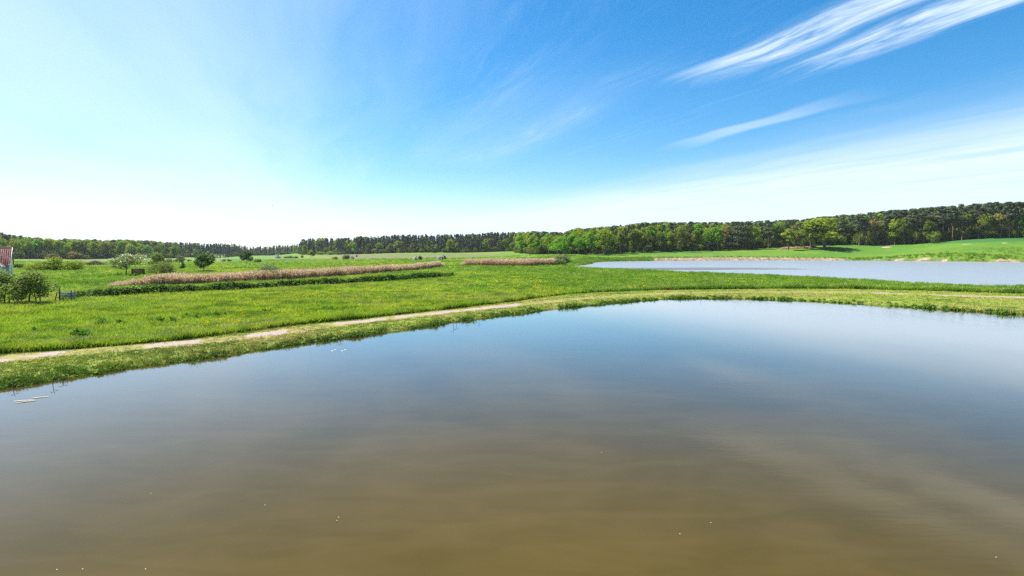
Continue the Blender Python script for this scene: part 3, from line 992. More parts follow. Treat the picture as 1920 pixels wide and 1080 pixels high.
def reed_bed(front_px, depth, n, hs, label, taper=True):
    P = smooth_line([gp(a, b, .15) if b > 489 else locate(a, b) for a, b in front_px], 2)
    seg = np.diff(P, axis=0); L = np.hypot(*seg.T)
    k = RNG.choice(len(L), n, p=L / L.sum())
    t = RNG.uniform(size=n)
    q = P[k] * (1 - t)[:, None] + P[k + 1] * t[:, None]
    arc = (np.concatenate([[0], np.cumsum(L)])[k] + t * L[k]) / L.sum()
    u = RNG.uniform(size=n) ** 1.2
    dd = depth * (.35 + .65 * np.sin(math.pi * np.clip(arc, .02, .98)) ** .6) * u
    ray = q / np.linalg.norm(q, axis=1, keepdims=True)
    q = q + ray * dd[:, None] + RNG.normal(0, .35, (n, 2))
    keep = vnoise(*q.T, 1 / 2.4, 82) > .10 + .5 * np.clip(.25 - np.minimum(arc, 1 - arc) * 4, 0, .25)
    q, arc = q[keep], arc[keep]; n = len(q)
    x, y = q.T
    hh = hs * (.86 + .28 * vnoise(x, y, 1 / 4., 81)) * RNG.uniform(.65, 1.12, n) * np.clip(np.minimum(arc, 1 - arc) * 14 + .35, .35, 1)
    w_ = np.clip((np.hypot(x, y) / 90) ** .6, .9, 2.2)
    scatter('reed_bed', reedm, x, y, terrain(x, y) - .05, np.stack([w_ * np.ones(n), w_ * np.ones(n), hh], 1), label, 'reeds', tilt=.06)


reed_bed([(215, 538), (330, 534), (480, 527.5), (640, 517.5), (760, 508.5), (828, 500.5)], 7.5, 20000, 1.12, 'long bed of dry brown reeds behind the ditch')
reed_bed([(868, 499), (930, 499.5), (1000, 499.5), (1040, 497.5)], 12, 6500, 1.5, 'shorter bed of pinkish dry reeds beside the round willow bush')
reed_bed([(1462, 468), (1500, 466.5), (1532, 465)], 7, 420, .95, 'pale patch of dry reeds in front of the wood near the lone oak')

# ------------------------------------------------------------------ trees and bushes
def crown_mesh(name, lobes, n, size, rng, mats, up=.25, jit=.55, inner=.62, blossom=None):
    lobes = np.asarray(lobes, float)
    w = lobes[:, 3] * lobes[:, 5]
    k = rng.choice(len(lobes), n, p=w / w.sum())
    dirv = rng.normal(size=(n, 3)); dirv /= np.linalg.norm(dirv, axis=1, keepdims=True)
    rad = rng.uniform(inner, 1.06, (n, 1)) * (1 + .12 * rng.normal(size=(n, 1)))
    C = lobes[k, :3] + dirv * rad * lobes[k, 3:6]
    N_ = dirv / lobes[k, 3:6] * lobes[k, 3:4] + rng.normal(size=(n, 3)) * jit + (0, 0, up)
    V, F = quads(C, N_, size * rng.uniform(.55, 1.35, n), rng)
    V[:, 2] = np.maximum(V[:, 2], .03)
    mi = None
    if blossom:
        mi = np.where(rng.uniform(size=n) < blossom, 1, 0)
    return mesh_arrays(name, V, F, mats, mi)


def trunk_mesh(name, H, r0, top, lobes, rng, m, nlimb=6, bend=.03, stems=1, rtop=.35):
    parts = []
    lobes = np.asarray(lobes, float)
    for s in range(stems):
        off = np.zeros(3) if stems == 1 else np.array([rng.normal(0, .06) * H, rng.normal(0, .06) * H, 0])
        lean = np.array([rng.normal(0, bend), rng.normal(0, bend), 0]) * H + off * (1.5 if stems > 1 else 0)
        hs = np.linspace(0, 1, 6)
        P = [off * .5 + lean * (t ** 1.5) + (rng.normal(0, bend * .25 * H) * (t > 0), rng.normal(0, bend * .25 * H) * (t > 0), t * top) for t in hs]
        R = [r0 * (1.35 if t == 0 else 1) * (1 - (1 - rtop) * t) for t in hs]
        P[0] = P[0] + np.array([0, 0, -.15])
        parts.append(tube(P, R, 7))
        for q in range(nlimb):
            lb = lobes[rng.integers(len(lobes))]
            t = rng.uniform(.45, .98)
            i = min(4, int(t * 5)); f = t * 5 - i
            a = np.array(P[i]) * (1 - f) + np.array(P[i + 1]) * f
            e = lb[:3] + rng.normal(0, .2, 3) * lb[3]
            midp = a * .5 + e * .5 + (0, 0, -.04 * H)
            rr_ = r0 * (1 - (1 - rtop) * t) * .55
            parts.append(tube([a, midp, e], [rr_, rr_ * .6, rr_ * .2], 5))
    V, Fs = join(parts)
    return mesh_arrays(name, V, Fs, [m], smooth=True)


def oak_proto(seed, H=18., Wd=13., base=.25, nl=20, n=1700, size=.85, leaf='oak', shape=1.0):
    r = np.random.default_rng(seed)
    lobes = []
    cz, hz = H * (base + (1 - base) * .5), H * (1 - base) * .5
    for i in range(nl):
        v = r.normal(size=3); v /= np.linalg.norm(v)
        if v[2] < -.85: v[2] *= -.5
        rad = r.uniform(.45, .86)
        rl = r.uniform(.20, .32) * Wd * .62
        wz = 1 - .25 * max(0, v[2]) * shape
        lobes.append([v[0] * rad * Wd * .5 * wz, v[1] * rad * Wd * .5 * wz, cz + v[2] * rad * hz, rl, rl, rl * r.uniform(.62, .85)])
    lobes.append([0, 0, cz + hz * .3, Wd * .26, Wd * .26, hz * .55])
    zmax = max(l[2] + l[5] for l in lobes)
    for l in lobes: l[2] *= H / zmax; l[5] *= H / zmax
    c = crown_mesh('broadleaf_crown', lobes, n, size, r, [M[leaf]])
    t = trunk_mesh('broadleaf_trunk', H, .022 * H * .9, H * .72, lobes, r, M['bark'], 7)
    return t, c


def pine_proto(seed, H=20., Wd=7., base=.5, n=1100, size=.75, leaf='needle', cone=False):
    r = np.random.default_rng(seed)
    lobes = []
    nl = 15
    for i in range(nl):
        t = (i + r.uniform()) / nl
        zz = H * (base + (1 - base) * t * .97)
        if cone:
            rr_ = Wd * .5 * (1.02 - t) ** .75
        else:
            rr_ = Wd * .5 * (math.sin(math.pi * min(1, .22 + .74 * t)) ** .7)
        a = r.uniform(0, 2 * math.pi)
        k = r.uniform(.15, .75)
        s = max(.14 * Wd, rr_ * r.uniform(.45, .7))
        lobes.append([math.cos(a) * rr_ * k, math.sin(a) * rr_ * k, zz, s, s, s * (.42 if not cone else .6)])
    lobes.append([0, 0, H * .97, Wd * (.12 if cone else .2), Wd * (.12 if cone else .2), H * .035])
    zmax = max(l[2] + l[5] for l in lobes)
    for l in lobes: l[2] *= H / zmax
    c = crown_mesh('pine_crown', lobes, n, size, r, [M[leaf]], up=.35, inner=.4)
    t = trunk_mesh('pine_trunk', H, .013 * H, H * .93, lobes, r, M['pinebark'], 6, bend=.012, rtop=.3)
    return t, c


def bush_proto(seed, H=3., Wd=4., n=1500, size=.22, leaf='fresh', nl=13, blossom=None, stems=4, upright=0., lift=0.0):
    r = np.random.default_rng(seed)
    lobes = []
    for i in range(nl):
        a = r.uniform(0, 2 * math.pi); k = math.sqrt(r.uniform()) * .72
        hz = H * (1 - .55 * k ** 2) * r.uniform(.45, .8)
        rl = Wd * r.uniform(.15, .24)
        lobes.append([math.cos(a) * k * Wd * .5, math.sin(a) * k * Wd * .5, max(hz - rl * .4, rl * .5) + lift * H, rl, rl, rl * (1.0 + upright)])
        if i % 2 == 0:
            lobes.append([math.cos(a) * k * Wd * .48, math.sin(a) * k * Wd * .48, H * (.22 + lift), rl, rl, H * .22])
    zmax = max(l[2] + l[5] for l in lobes)
    for l in lobes: l[2] *= H / zmax; l[5] *= H / zmax
    mats = [M[leaf]] + ([M['blossom']] if blossom else [])
    c = crown_mesh('bush_foliage', lobes, n, size, r, mats, up=.3 + upright, inner=.5, blossom=blossom)
    t = trunk_mesh('bush_stems', H, .022 * H, H * .6, lobes, r, M['bark'], 2, bend=.08, stems=stems)
    return t, c


OAKS = [oak_proto(100 + i, base=b, Wd=w, leaf='oak') for i, (b, w) in enumerate([(.12, 12), (.18, 11), (.12, 13), (.22, 10), (.06, 11.5)])]
PINES = [pine_proto(200 + i, Wd=w, base=b) for i, (w, b) in enumerate([(7.5, .48), (6.5, .55), (8.2, .42), (6, .5)])]
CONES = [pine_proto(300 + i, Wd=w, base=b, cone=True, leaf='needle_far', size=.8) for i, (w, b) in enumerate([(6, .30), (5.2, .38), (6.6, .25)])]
EDGEB = [bush_proto(400 + i, 7, 7.5, 1000, .6, lf, 12) for i, lf in enumerate(['deep', 'olive', 'fresh'])]


def plant(name, parts, loc, rz, sc, label, cat, group=None, leaf=None, names=('trunk', 'crown')):
    e = empty(name, loc, rz, sc)
    tag(e, label, cat, group)
    for nm, me in zip(names, parts):
        o = obj(nm, me, e)
        if leaf and nm == names[1]:
            o.material_slots[0].link = 'OBJECT'
            o.material_slots[0].material = M[leaf]
    return e


def ip(px, tab):
    return np.interp(px, [a for a, _ in tab], [b for _, b in tab])


DFRONT = [(-250, 430), (0, 435), (150, 480), (325, 590), (345, 760), (400, 780), (500, 980), (550, 960), (565, 700), (700, 650), (960, 600),
          (975, 420), (1000, 352), (1050, 342), (1130, 355), (1200, 395), (1300, 415), (1600, 432), (1700, 415), (1900, 390), (2150, 375)]
SKYL = [(-250, 436), (0, 437), (30, 442), (60, 446), (130, 449), (250, 450), (330, 455), (400, 457), (440, 459), (462, 463), (480, 463), (520, 461),
        (555, 459), (566, 450), (600, 447), (640, 446), (700, 443), (760, 441), (830, 440), (900, 438), (960, 435), (1000, 434), (1060, 435),
        (1080, 428), (1130, 425), (1180, 421), (1230, 416), (1300, 417), (1400, 416), (1500, 411), (1560, 405), (1600, 402), (1650, 397),
        (1700, 390), (1730, 384), (1800, 381), (1850, 378), (1920, 377), (2150, 372)]
BTOP = [(-250, 445), (0, 444), (150, 451), (325, 460), (345, 468), (550, 470), (565, 461), (700, 455), (960, 446), (1000, 437), (1050, 438),
        (1130, 428), (1300, 423), (1400, 423), (1600, 414), (1700, 408), (1900, 396), (2150, 390)]


def pbroad(px, row):
    if px < 335: return (.92, .85, .5, .3)[row]
    if px < 557: return (.35, .15, .05, 0)[row]
    if px < 690: return (.75, .4, .0, 0)[row]
    if px < 968: return (.45, .25, .1, 0)[row]
    if px < 1135: return (1, 1, .9, .6)[row]
    if px < 1365: return (.93, .9, .55, .2)[row]
    if px < 1610: return (.7, .6, .3, .1)[row]
    return (.28, .22, .15, .1)[row]


def zone(px):
    if px < 335: return 'left'
    if px < 557: return 'gap'
    if px < 968: return 'dark'
    if px < 1365: return 'bright'
    return 'right'


BINS = [(28, 'directly behind the red roof'), (60, 'just right of the red roof'), (110, 'above the left half of the willow mound'),
        (158, 'above the right half of the willow mound'), (205, 'above the brushwood pile'), (262, 'behind the blossoming apple tree'),
        (325, 'above the round bush by the boards'), (365, 'above the little cone-shaped bush'), (405, 'behind the ragged tree at the reeds'),
        (448, 'left of the dark meadow tree'), (480, 'behind the dark meadow tree'), (520, 'in the lowest dip of the skyline'),
        (557, 'just right of the skyline dip'), (600, 'at the left end of the dark wood'), (637, 'left of the dark wedge-shaped bush'),
        (670, 'behind the dark wedge-shaped bush'), (715, 'right of the dark wedge-shaped bush'), (765, 'left of the blossoming hawthorns'),
        (800, 'behind the left hawthorn'), (850, 'behind the right hawthorn'), (905, 'above the left end of the short reeds'),
        (968, 'above the middle of the short reeds'), (1030, 'left of the round tree by the willow'), (1075, 'behind the round tree by the willow'),
        (1120, "above the far pond's left tip"), (1175, "above the far pond's grassy shore"), (1240, 'just left of the sandy bank'),
        (1300, 'above the left end of the sandy bank'), (1360, 'left of the grey-green pine'), (1415, 'beside the grey-green pine'),
        (1475, 'right of the grey-green pine'), (1520, 'behind the pale reed patch'), (1600, 'behind the lone oak'), (1660, 'just right of the lone oak'),
        (1720, 'above the soil heap'), (1780, 'above the left sand strip'), (1840, 'above the middle of the sand strip'),
        (2000, "at the picture's right edge")]
LOOK = {'oak': 'yellow-green', 'fresh': 'fresh green', 'deep': 'deep green', 'olive': 'olive green', 'tan': 'tan budding'}
ORD = ['leftmost', 'second from left', 'third from left', 'fourth from left', 'fifth from left', 'sixth from left', 'seventh from left', 'eighth from left',
       'ninth from left', 'tenth from left', 'eleventh from left', 'twelfth from left']
WOODG = {'left': 'wood edge behind the house', 'gap': 'distant wood at the low skyline', 'dark': 'dark pine wood across the fields',
         'bright': 'broadleaf wood beyond the far pond', 'right': 'pine wood on the rising ground'}
rt = np.random.default_rng(55)
WOODPTS = []          # (x, y, z, scale, kind) of trees that only fill the mass
THINGS = []
for row in range(4):
    px = -140.0 + 3 * row
    while px < 2090:
        D0 = ip(px, DFRONT)
        D_ = D0 + row * 10 + rt.uniform(-3, 3)
        zn = zone(px)
        single = -25 < px < 1945 and (row == 0 or (row == 1 and zn != 'gap'))
        br = rt.uniform() < pbroad(px, row)
        step = (8.2 if br else 5.6) * rt.uniform(.70, 1.3) * FPX / D_
        skip = (1500 < px < 1600 and row == 0) or (1362 < px < 1402 and row == 0) or (1030 < px < 1072 and row == 0)
        x_, y_, z_ = at_depth(px, D_)
        if not skip:
            if br:
                yt = ip(px, BTOP) + rt.uniform(-3, 10) * (480 / D_) ** .5 - row * 2.0
                yt = max(yt, ip(px, SKYL) - 1)
                H = min(max(CAMZ - z_ + (HZ - yt) * D_ / FPX, 7), 25)
                lf = {'left': ['oak', 'fresh', 'oak', 'oak', 'olive', 'fresh'], 'gap': ['oak', 'fresh', 'olive'], 'dark': ['oak', 'oak', 'olive', 'fresh', 'tan'],
                      'bright': ['fresh', 'oak', 'fresh', 'oak', 'fresh'] if px < 1140 else ['oak', 'olive', 'fresh', 'olive', 'oak', 'tan'],
                      'right': ['oak', 'olive', 'deep', 'olive', 'tan']}[zn]
                lf = lf[rt.integers(len(lf))]
                s = H / 18.
                sc = (s * rt.uniform(.85, 1.15), s * rt.uniform(.85, 1.15), s)
                kd = rt.integers(len(OAKS))
            else:
                yt = ip(px, SKYL) + rt.uniform(-2.5, 8) + (2 if row == 0 else 0)
                H = min(max(CAMZ - z_ + (HZ - yt) * D_ / FPX, 10), 26)
                s = H / 20.
                sc = (s * rt.uniform(.9, 1.2),) * 2 + (s,)
                lf = 'needle'
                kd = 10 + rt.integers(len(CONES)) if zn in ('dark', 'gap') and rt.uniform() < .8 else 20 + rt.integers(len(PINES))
            if single:
                THINGS.append((px, br, lf, kd, (x_, y_, z_ - .1), sc, zn, row, H))
            else:
                WOODPTS.append((x_, y_, z_ - .1, s, (7 + kd % 3) if br else (4 + kd - 10 if kd < 20 else kd - 20)))
        px += step
buckets = {}
for q in sorted(THINGS, key=lambda q: q[0]):
    place = next(t for lim, t in BINS if q[0] < lim)
    buckets.setdefault((place, q[1], q[2], q[7] if not q[1] else 0), []).append(q)
for (place, br, lf, row_), qs in buckets.items():
    for i, q in enumerate(qs):
        o_ = '' if len(qs) == 1 else ORD[min(i, 11)] + ' '
        if br:
            lab = '%s%s broadleaf tree %s' % (o_, LOOK[lf], place)
            if o_: lab = '%s broadleaf tree %s, %s' % (LOOK[lf], place, ORD[min(i, 11)])
            plant('broadleaf_tree', OAKS[q[3]], q[4], rt.uniform(0, 6.28), q[5], lab, 'tree', WOODG[q[6]] + ', broadleaf trees', lf)
        else:
            lab = 'dark pine %s, %s%s' % (place, 'alone' if not o_ else ORD[min(i, 11)], (' in front row' if row_ == 0 else ' in row behind') if o_ else (' in the front row' if row_ == 0 else ' in the row behind'))
            P_ = CONES[q[3] - 10] if q[3] < 20 else PINES[q[3] - 20]
            plant('pine_tree', P_, q[4], rt.uniform(0, 6.28), q[5], lab, 'tree', WOODG[q[6]] + ', pines')
print('forest things', len(THINGS), 'fill', len(WOODPTS))


# deeper wood behind the front rows: reads as one mass
def joined_tree(tc_, k):
    a, b = tc_
    me = bpy.data.meshes.new('wood_tree_%d' % k)
    import bmesh
    bm = bmesh.new()
    bm.from_mesh(a)
    nf = len(bm.faces)
    bm.from_mesh(b)
    bm.faces.ensure_lookup_table()
    for i, f in enumerate(bm.faces):
        f.material_index = 0 if i < nf else 1
    bm.to_mesh(me); bm.free()
    me.materials.append(a.materials[0]); me.materials.append(b.materials[0])
    return me


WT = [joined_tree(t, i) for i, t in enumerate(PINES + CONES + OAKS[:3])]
n = 3400
pxs = rt.uniform(-160, 2100, n)
D0 = ip(pxs, DFRONT)
D_ = D0 + 36 + 190 * rt.uniform(size=n) ** 1.2
x = (pxs - 960) / FPX * D_; y = D_
z = terrain(x, y)
yt = ip(pxs, SKYL) + rt.uniform(-1.2, 6, n) + 3 * (vnoise(pxs, pxs * 0, 1 / 22., 91) - .5)
H = np.clip(CAMZ - z + (HZ - yt) * D_ / FPX, 6, 26)
far_dark = (pxs > 335) & (pxs < 968)
brd = rt.uniform(size=n) < np.where((pxs > 968) & (pxs < 1365), .45, np.where(pxs < 335, .35, .1)) * (D_ - D0 < 110)
idx = np.where(brd, rt.integers(7, 10, n), np.where(far_dark, rt.integers(4, 7, n), rt.integers(0, 4, n)))
s = H / np.where(brd, 18., 20.)
wp = np.array(WOODPTS)
x, y, z, s, idx = np.concatenate([x, wp[:, 0]]), np.concatenate([y, wp[:, 1]]), np.concatenate([z - .1, wp[:, 2]]), np.concatenate([s, wp[:, 3]]), np.concatenate([idx, wp[:, 4].astype(int)])
scatter('background_wood', WT, x, y, z, s, 'close-packed wood filling in behind the front rows of trees', 'wood', tilt=.01, idx=idx)
# shady undergrowth at the wood's foot
n = 3600
pxs = rt.uniform(-160, 2100, n)
D_ = ip(pxs, DFRONT) + rt.uniform(3, 60, n)
x = (pxs - 960) / FPX * D_; y = D_
ok = ~((pxs > 1060) & (pxs < 1240) & (rt.uniform(size=n) < .75)) & ~((pxs > 395) & (pxs < 425))
x, y = x[ok], y[ok]
scatter('wood_undergrowth', [joined_tree(t, 20 + i) for i, t in enumerate(EDGEB[:2])], x, y, terrain(x, y) - .1, rt.uniform(.4, .95, len(x)) * np.where(pxs[ok] > 1560, 1.45, 1.0),
        'dark undergrowth at the foot of the woods', 'undergrowth', tilt=.02)

# ------------------------------------------------------------------ single trees and bushes of the meadows
FIELD = [oak_proto(500 + i, H=5., Wd=4.2, base=.0, nl=16, n=2600, size=.26, leaf='deep') for i in range(3)]
APPLE = [oak_proto(520 + i, H=4.2, Wd=4.6, base=.06, nl=20, n=3600, size=.19, leaf='apple', shape=.6) for i in range(3)]
ROUND = [oak_proto(540, H=10., Wd=11., base=.0, nl=20, n=2600, size=.5, leaf='fresh')]
BUSHF = [bush_proto(560 + i, 3, 4, 2600, .17, 'deep', 13) for i in range(2)]
MOUND = [bush_proto(570 + i, 4, 6, 3200, .26, 'oak', 15) for i in range(3)]
WILLOW = [bush_proto(580 + i, 2.2, 4.4, 5200, .19, 'willow', 16, upright=.5) for i in range(2)]
HAW = [bush_proto(590, 2.5, 3.0, 900, .3, 'deep', 10, blossom=.7)]
HAWG = [bush_proto(595, 2.5, 2.4, 700, .3, 'olive', 9)]
CONEB = [pine_proto(600, H=2.6, Wd=2.2, base=.12, n=900, size=.2, leaf='deep', cone=True)]
BLOSA = oak_proto(610, H=4.6, Wd=5.6, base=.12, nl=17, n=3600, size=.20, leaf='apple', shape=.5)
_c = BLOSA[1]
_c.materials.append(M['blossom'])
_c.polygons.foreach_set('material_index', (np.random.default_rng(3).uniform(size=len(_c.polygons)) < .16).astype(np.int32))
GREYPINE = [pine_proto(620, H=18., Wd=15., base=.18, n=2400, size=.75, leaf='needle')]
STATURE = {}


def stand(name, proto, px, yb, yt, w, label, cat='tree', leaf=None, names=('trunk', 'crown'), group=None, d=None, rz=None):
    if d is None:
        x_, y_ = locate(px, yb)
    else:
        x_, y_ = (px - 960) / FPX * d, d
    z_ = tz(x_, y_)
    t, c = proto
    co = np.empty(len(c.vertices) * 3, np.float32); c.vertices.foreach_get('co', co); co = co.reshape(-1, 3)
    H0 = co[:, 2].max(); W0 = np.percentile(co[:, 0], 99) - np.percentile(co[:, 0], 1)
    H = CAMZ - z_ + (HZ - yt) * y_ / FPX
    Wm = w * y_ / FPX
    return plant(name, proto, (x_, y_, z_ - .03), rt.uniform(0, 6.28) if rz is None else rz, (Wm / W0, Wm / W0, H / H0), label, cat, group, leaf, names)


BN = ('stems', 'foliage')
stand('apple_tree', APPLE[0], 9, 571, 502, 64, 'leafy apple tree at the left edge, in front of the house')
stand('apple_tree', APPLE[1], 56, 572, 503, 78, 'bushy apple tree with thick dark trunk, left of the picket gate')
stand('sapling', APPLE[2], 40, 567, 512, 26, 'slender young tree between the two apple trees')
stand('willow_bush', MOUND[0], 76, 508.5, 487, 52, 'left hump of the yellow-green willow mound behind the lawn', 'bush', 'oak', BN)
stand('willow_bush', MOUND[1], 112, 508, 479, 58, 'tallest middle hump of the yellow-green willow mound', 'bush', 'oak', BN)
stand('willow_bush', MOUND[2], 140, 507, 486, 42, 'right hump of the yellow-green willow mound, by the brushwood', 'bush', 'oak', BN)
stand('clipped_shrub', BUSHF[0], 35, 503, 493, 19, 'dark rounded shrub right of the house wall', 'bush', 'deep', BN)
stand('budding_tree', FIELD[0], 98, 487, 475, 22, 'pinkish tan budding tree above the left half of the willow mound', leaf='tan')
stand('budding_tree', FIELD[1], 137, 487, 470, 26, 'rounded tan budding tree above the right half of the willow mound', leaf='tan')
stand('budding_tree', FIELD[2], 160, 487, 478, 16, 'low tan budding tree above the left end of the brushwood pile', leaf='tan')
stand('apple_tree', BLOSA, 237, 517, 474, 54, 'spreading apple tree with pale blossom beside the brown boards')
stand('field_tree', FIELD[1], 294, 505, 470, 26, 'loose-crowned tree just behind the rounded bush by the boards', leaf='apple')
stand('rounded_bush', BUSHF[1], 301, 514, 487, 40, 'large rounded green bush at the left end of the reeds', 'bush', 'apple', BN)
stand('field_shrub', BUSHF[0], 316, 494, 483, 14, 'small pale shrub right of the loose-crowned tree', 'bush', 'willow', BN)
stand('field_tree', FIELD[2], 336, 494, 479, 20, 'small rounded pale tree above the cone-shaped bush', leaf='willow')
stand('cone_bush', CONEB[0], 343, 505, 490.5, 13, 'little dark cone-shaped bush alone on the field', 'bush')
stand('field_shrub', BUSHF[1], 355, 490.5, 485.5, 7, 'tiny dark shrub on the far field left of the ragged tree', 'bush', 'deep', BN)
stand('field_tree', FIELD[0], 382, 511, 471.5, 36, 'ragged dark green tree standing behind the middle of the reeds', leaf='deep')
stand('low_hedge', BUSHF[1], 382, 511.5, 505, 36, 'low dark scrub around the foot of the ragged tree', 'bush', 'deep', BN)
stand('field_tree', FIELD[2], 398, 491, 474, 11, 'narrow tree close behind the ragged tree', leaf='apple')
stand('hawthorn', HAW[0], 418, 490.5, 484, 10, 'white blossoming hawthorn between ragged tree and dark meadow tree', 'bush', None, BN)
stand('field_shrub', HAWG[0], 430, 490.5, 485, 8, 'small green shrub right of the white blossoming hawthorn', 'bush', 'olive', BN)
stand('field_tree', FIELD[1], 463, 494.5, 466.5, 25, 'dark compact meadow tree in front of the skyline dip', leaf='deep')
stand('field_shrub', BUSHF[0], 483, 492.5, 484, 11, 'small shrub right of the dark meadow tree', 'bush', 'olive', BN)
stand('hawthorn', HAW[0], 521, 484.5, 477, 14, 'pinkish white blossoming bush below the skyline dip', 'bush', None, BN)
for px_, w_, yt_, lf_, tx_ in [(536, 9, 479.5, 'olive', 'first'), (545, 12, 478.5, 'willow', 'middle'), (554, 9, 479.5, 'deep', 'last')]:
    stand('field_shrub', BUSHF[1], px_, 484.5, yt_, w_, '%s of three low shrubs right of the pinkish blossoming bush' % tx_, 'bush', lf_, BN)
stand('field_tree', FIELD[0], 583, 483.5, 468, 13, 'egg-shaped olive tree in front of the left end of the dark wood', leaf='oak')
stand('field_shrub', BUSHF[0], 567, 483.5, 478, 7, 'small shrub left of the egg-shaped olive tree', 'bush', 'olive', BN)
stand('field_shrub', BUSHF[1], 628, 487, 480, 9, 'small green shrub left of the dark wedge-shaped bush', 'bush', 'olive', BN)
stand('wedge_bush', BUSHF[0], 650, 487, 476.5, 13, 'dark wedge-shaped bush at the edge of the ploughed strip', 'bush', 'needle', BN)
stand('hawthorn', HAW[0], 660, 485.5, 479, 9, 'pale blossoming bush right of the dark wedge-shaped bush', 'bush', None, BN)
stand('field_shrub', BUSHF[1], 669, 482, 477, 3, 'tiny dark shrub on the ploughed strip', 'bush', 'needle', BN)
stand('hawthorn', HAW[0], 780, 488, 480, 11, 'left of two white hawthorns on the ploughed field edge', 'bush', None, BN)
stand('field_shrub', HAWG[0], 787, 488, 478.5, 8, 'green shrub growing against the left white hawthorn', 'bush', 'olive', BN)
stand('hawthorn', HAW[0], 826, 487, 479, 13, 'right of two white hawthorns on the ploughed field edge', 'bush', None, BN)
stand('field_shrub', HAWG[0], 832, 486.5, 478, 8, 'green shrub growing behind the right white hawthorn', 'bush', 'olive', BN)
stand('reed_willow', BUSHF[0], 501, 515, 492, 46, 'grey-green willow bush rising out of the long reed bed', 'bush', 'willow', BN, d=99)
stand('reed_willow', BUSHF[1], 711, 504, 492.5, 22, 'small grey-green willow behind the right part of the long reeds', 'bush', 'apple', BN, d=132)
stand('pond_willow', WILLOW[0], 1054, 494, 474.5, 33, "round grey willow bush near the far pond's left tip", 'bush', None, BN)
stand('pond_willow', WILLOW[1], 1049, 497, 483.5, 24, 'low pale leafy bush in front of the round grey willow', 'bush', 'apple', BN)
stand('round_tree', ROUND[0], 1050, 478, 442.5, 44, 'full round green tree behind the grey willow bush', leaf='fresh')
stand('grey_pine', GREYPINE[0], 1383, 468.5, 423, 50, 'broad grey-green pine standing forward of the wood')
stand('field_shrub', EDGEB[2], 1373, 467, 456.5, 10, 'small bright green shrub left of the broad pine', 'bush', 'fresh', BN)
stand('slender_tree', OAKS[3], 1478, 463.5, 427, 24, 'slender yellow-green tree with pale trunk left of the lone oak', leaf='oak', d=405)
stand('second_oak', OAKS[1], 1522, 462.5, 411, 54, 'olive tree with bare trunk just left of the lone oak', leaf='olive', d=415)
stand('lone_oak', OAKS[2], 1546, 467, 404.5, 70, 'big yellow-green lone oak standing forward of the wood', leaf='oak')
stand('leaning_shrub', EDGEB[2], 1752, 443, 432, 20, 'light green spreading bush under the pines above the sand strip', 'bush', 'olive', BN, d=395)
for px_, yt_, w_, lf_, tx_ in [(602, 471, 14, 'oak', 'yellow-green bush, first of three at the foot of the dark wood'), (619, 470, 14, 'fresh', 'fresh green bush, middle of three at the foot of the dark wood'),
                               (634, 472, 12, 'olive', 'olive bush, last of three at the foot of the dark wood')]:
    stand('wood_edge_bush', EDGEB[2], px_, 479, yt_, w_, tx_, 'bush', lf_, BN, d=640)

# ------------------------------------------------------------------ house at the left edge
def part(name, shapes, m, parent, smooth=False):
    V, F = join(shapes)
    return obj(name, mesh_arrays(name, V, F, [m] if not isinstance(m, list) else m, smooth=smooth), parent)


def prism(poly, y0, y1, axis='y'):
    """extrude an (x, z) outline along y, or a (y, z) outline along x"""
    n = len(poly)
    if axis == 'y':
        V = [(a, y0, b) for a, b in poly] + [(a, y1, b) for a, b in poly]
    else:
        V = [(y0, a, b) for a, b in poly] + [(y1, a, b) for a, b in poly]
    F = [[i, (i + 1) % n, n + (i + 1) % n, n + i] for i in range(n)]
    tri = [[0, i, i + 1] for i in range(1, n - 1)] + [[n, n + i + 1, n + i] for i in range(1, n - 1)]
    return np.array(V, float), [np.array(F), np.array(tri)]


hx, hy = (17.5 - 960) / FPX * 107, 107.0
house = tag(empty('house', (hx, hy, tz(hx, hy) - .05), math.radians(37.0)), 'white house with red tiled roof cut by the left edge', 'house')
Wd_, Ln, EV, RG = 7.0, 10.0, 2.7, 5.75
part('wall', [prism([(0, 0), (Wd_, 0), (Wd_, EV), (Wd_ / 2, RG - .12), (0, EV)], -Ln, 0, 'x')], M['plaster'], house)
part('wing_wall', [prism([(-6.6, 0), (-.9, 0), (-.9, 2.55), (-3.75, 4.85), (-6.6, 2.55)], -3.2, -.003)], M['plaster'], house)


def roof_slab(a, b, along0, along1, th, axis):
    """sloping slab from eave a to ridge b (2-D points), extruded"""
    d = np.array(b, float) - np.array(a, float); L = np.hypot(*d); nrm = np.array([-d[1], d[0]]) / L
    if nrm[1] < 0: nrm = -nrm
    a_, b_ = np.array(a, float), np.array(b, float)
    return prism([tuple(a_), tuple(b_), tuple(b_ + nrm * th), tuple(a_ + nrm * th)], along0, along1, axis), d / L, nrm, L


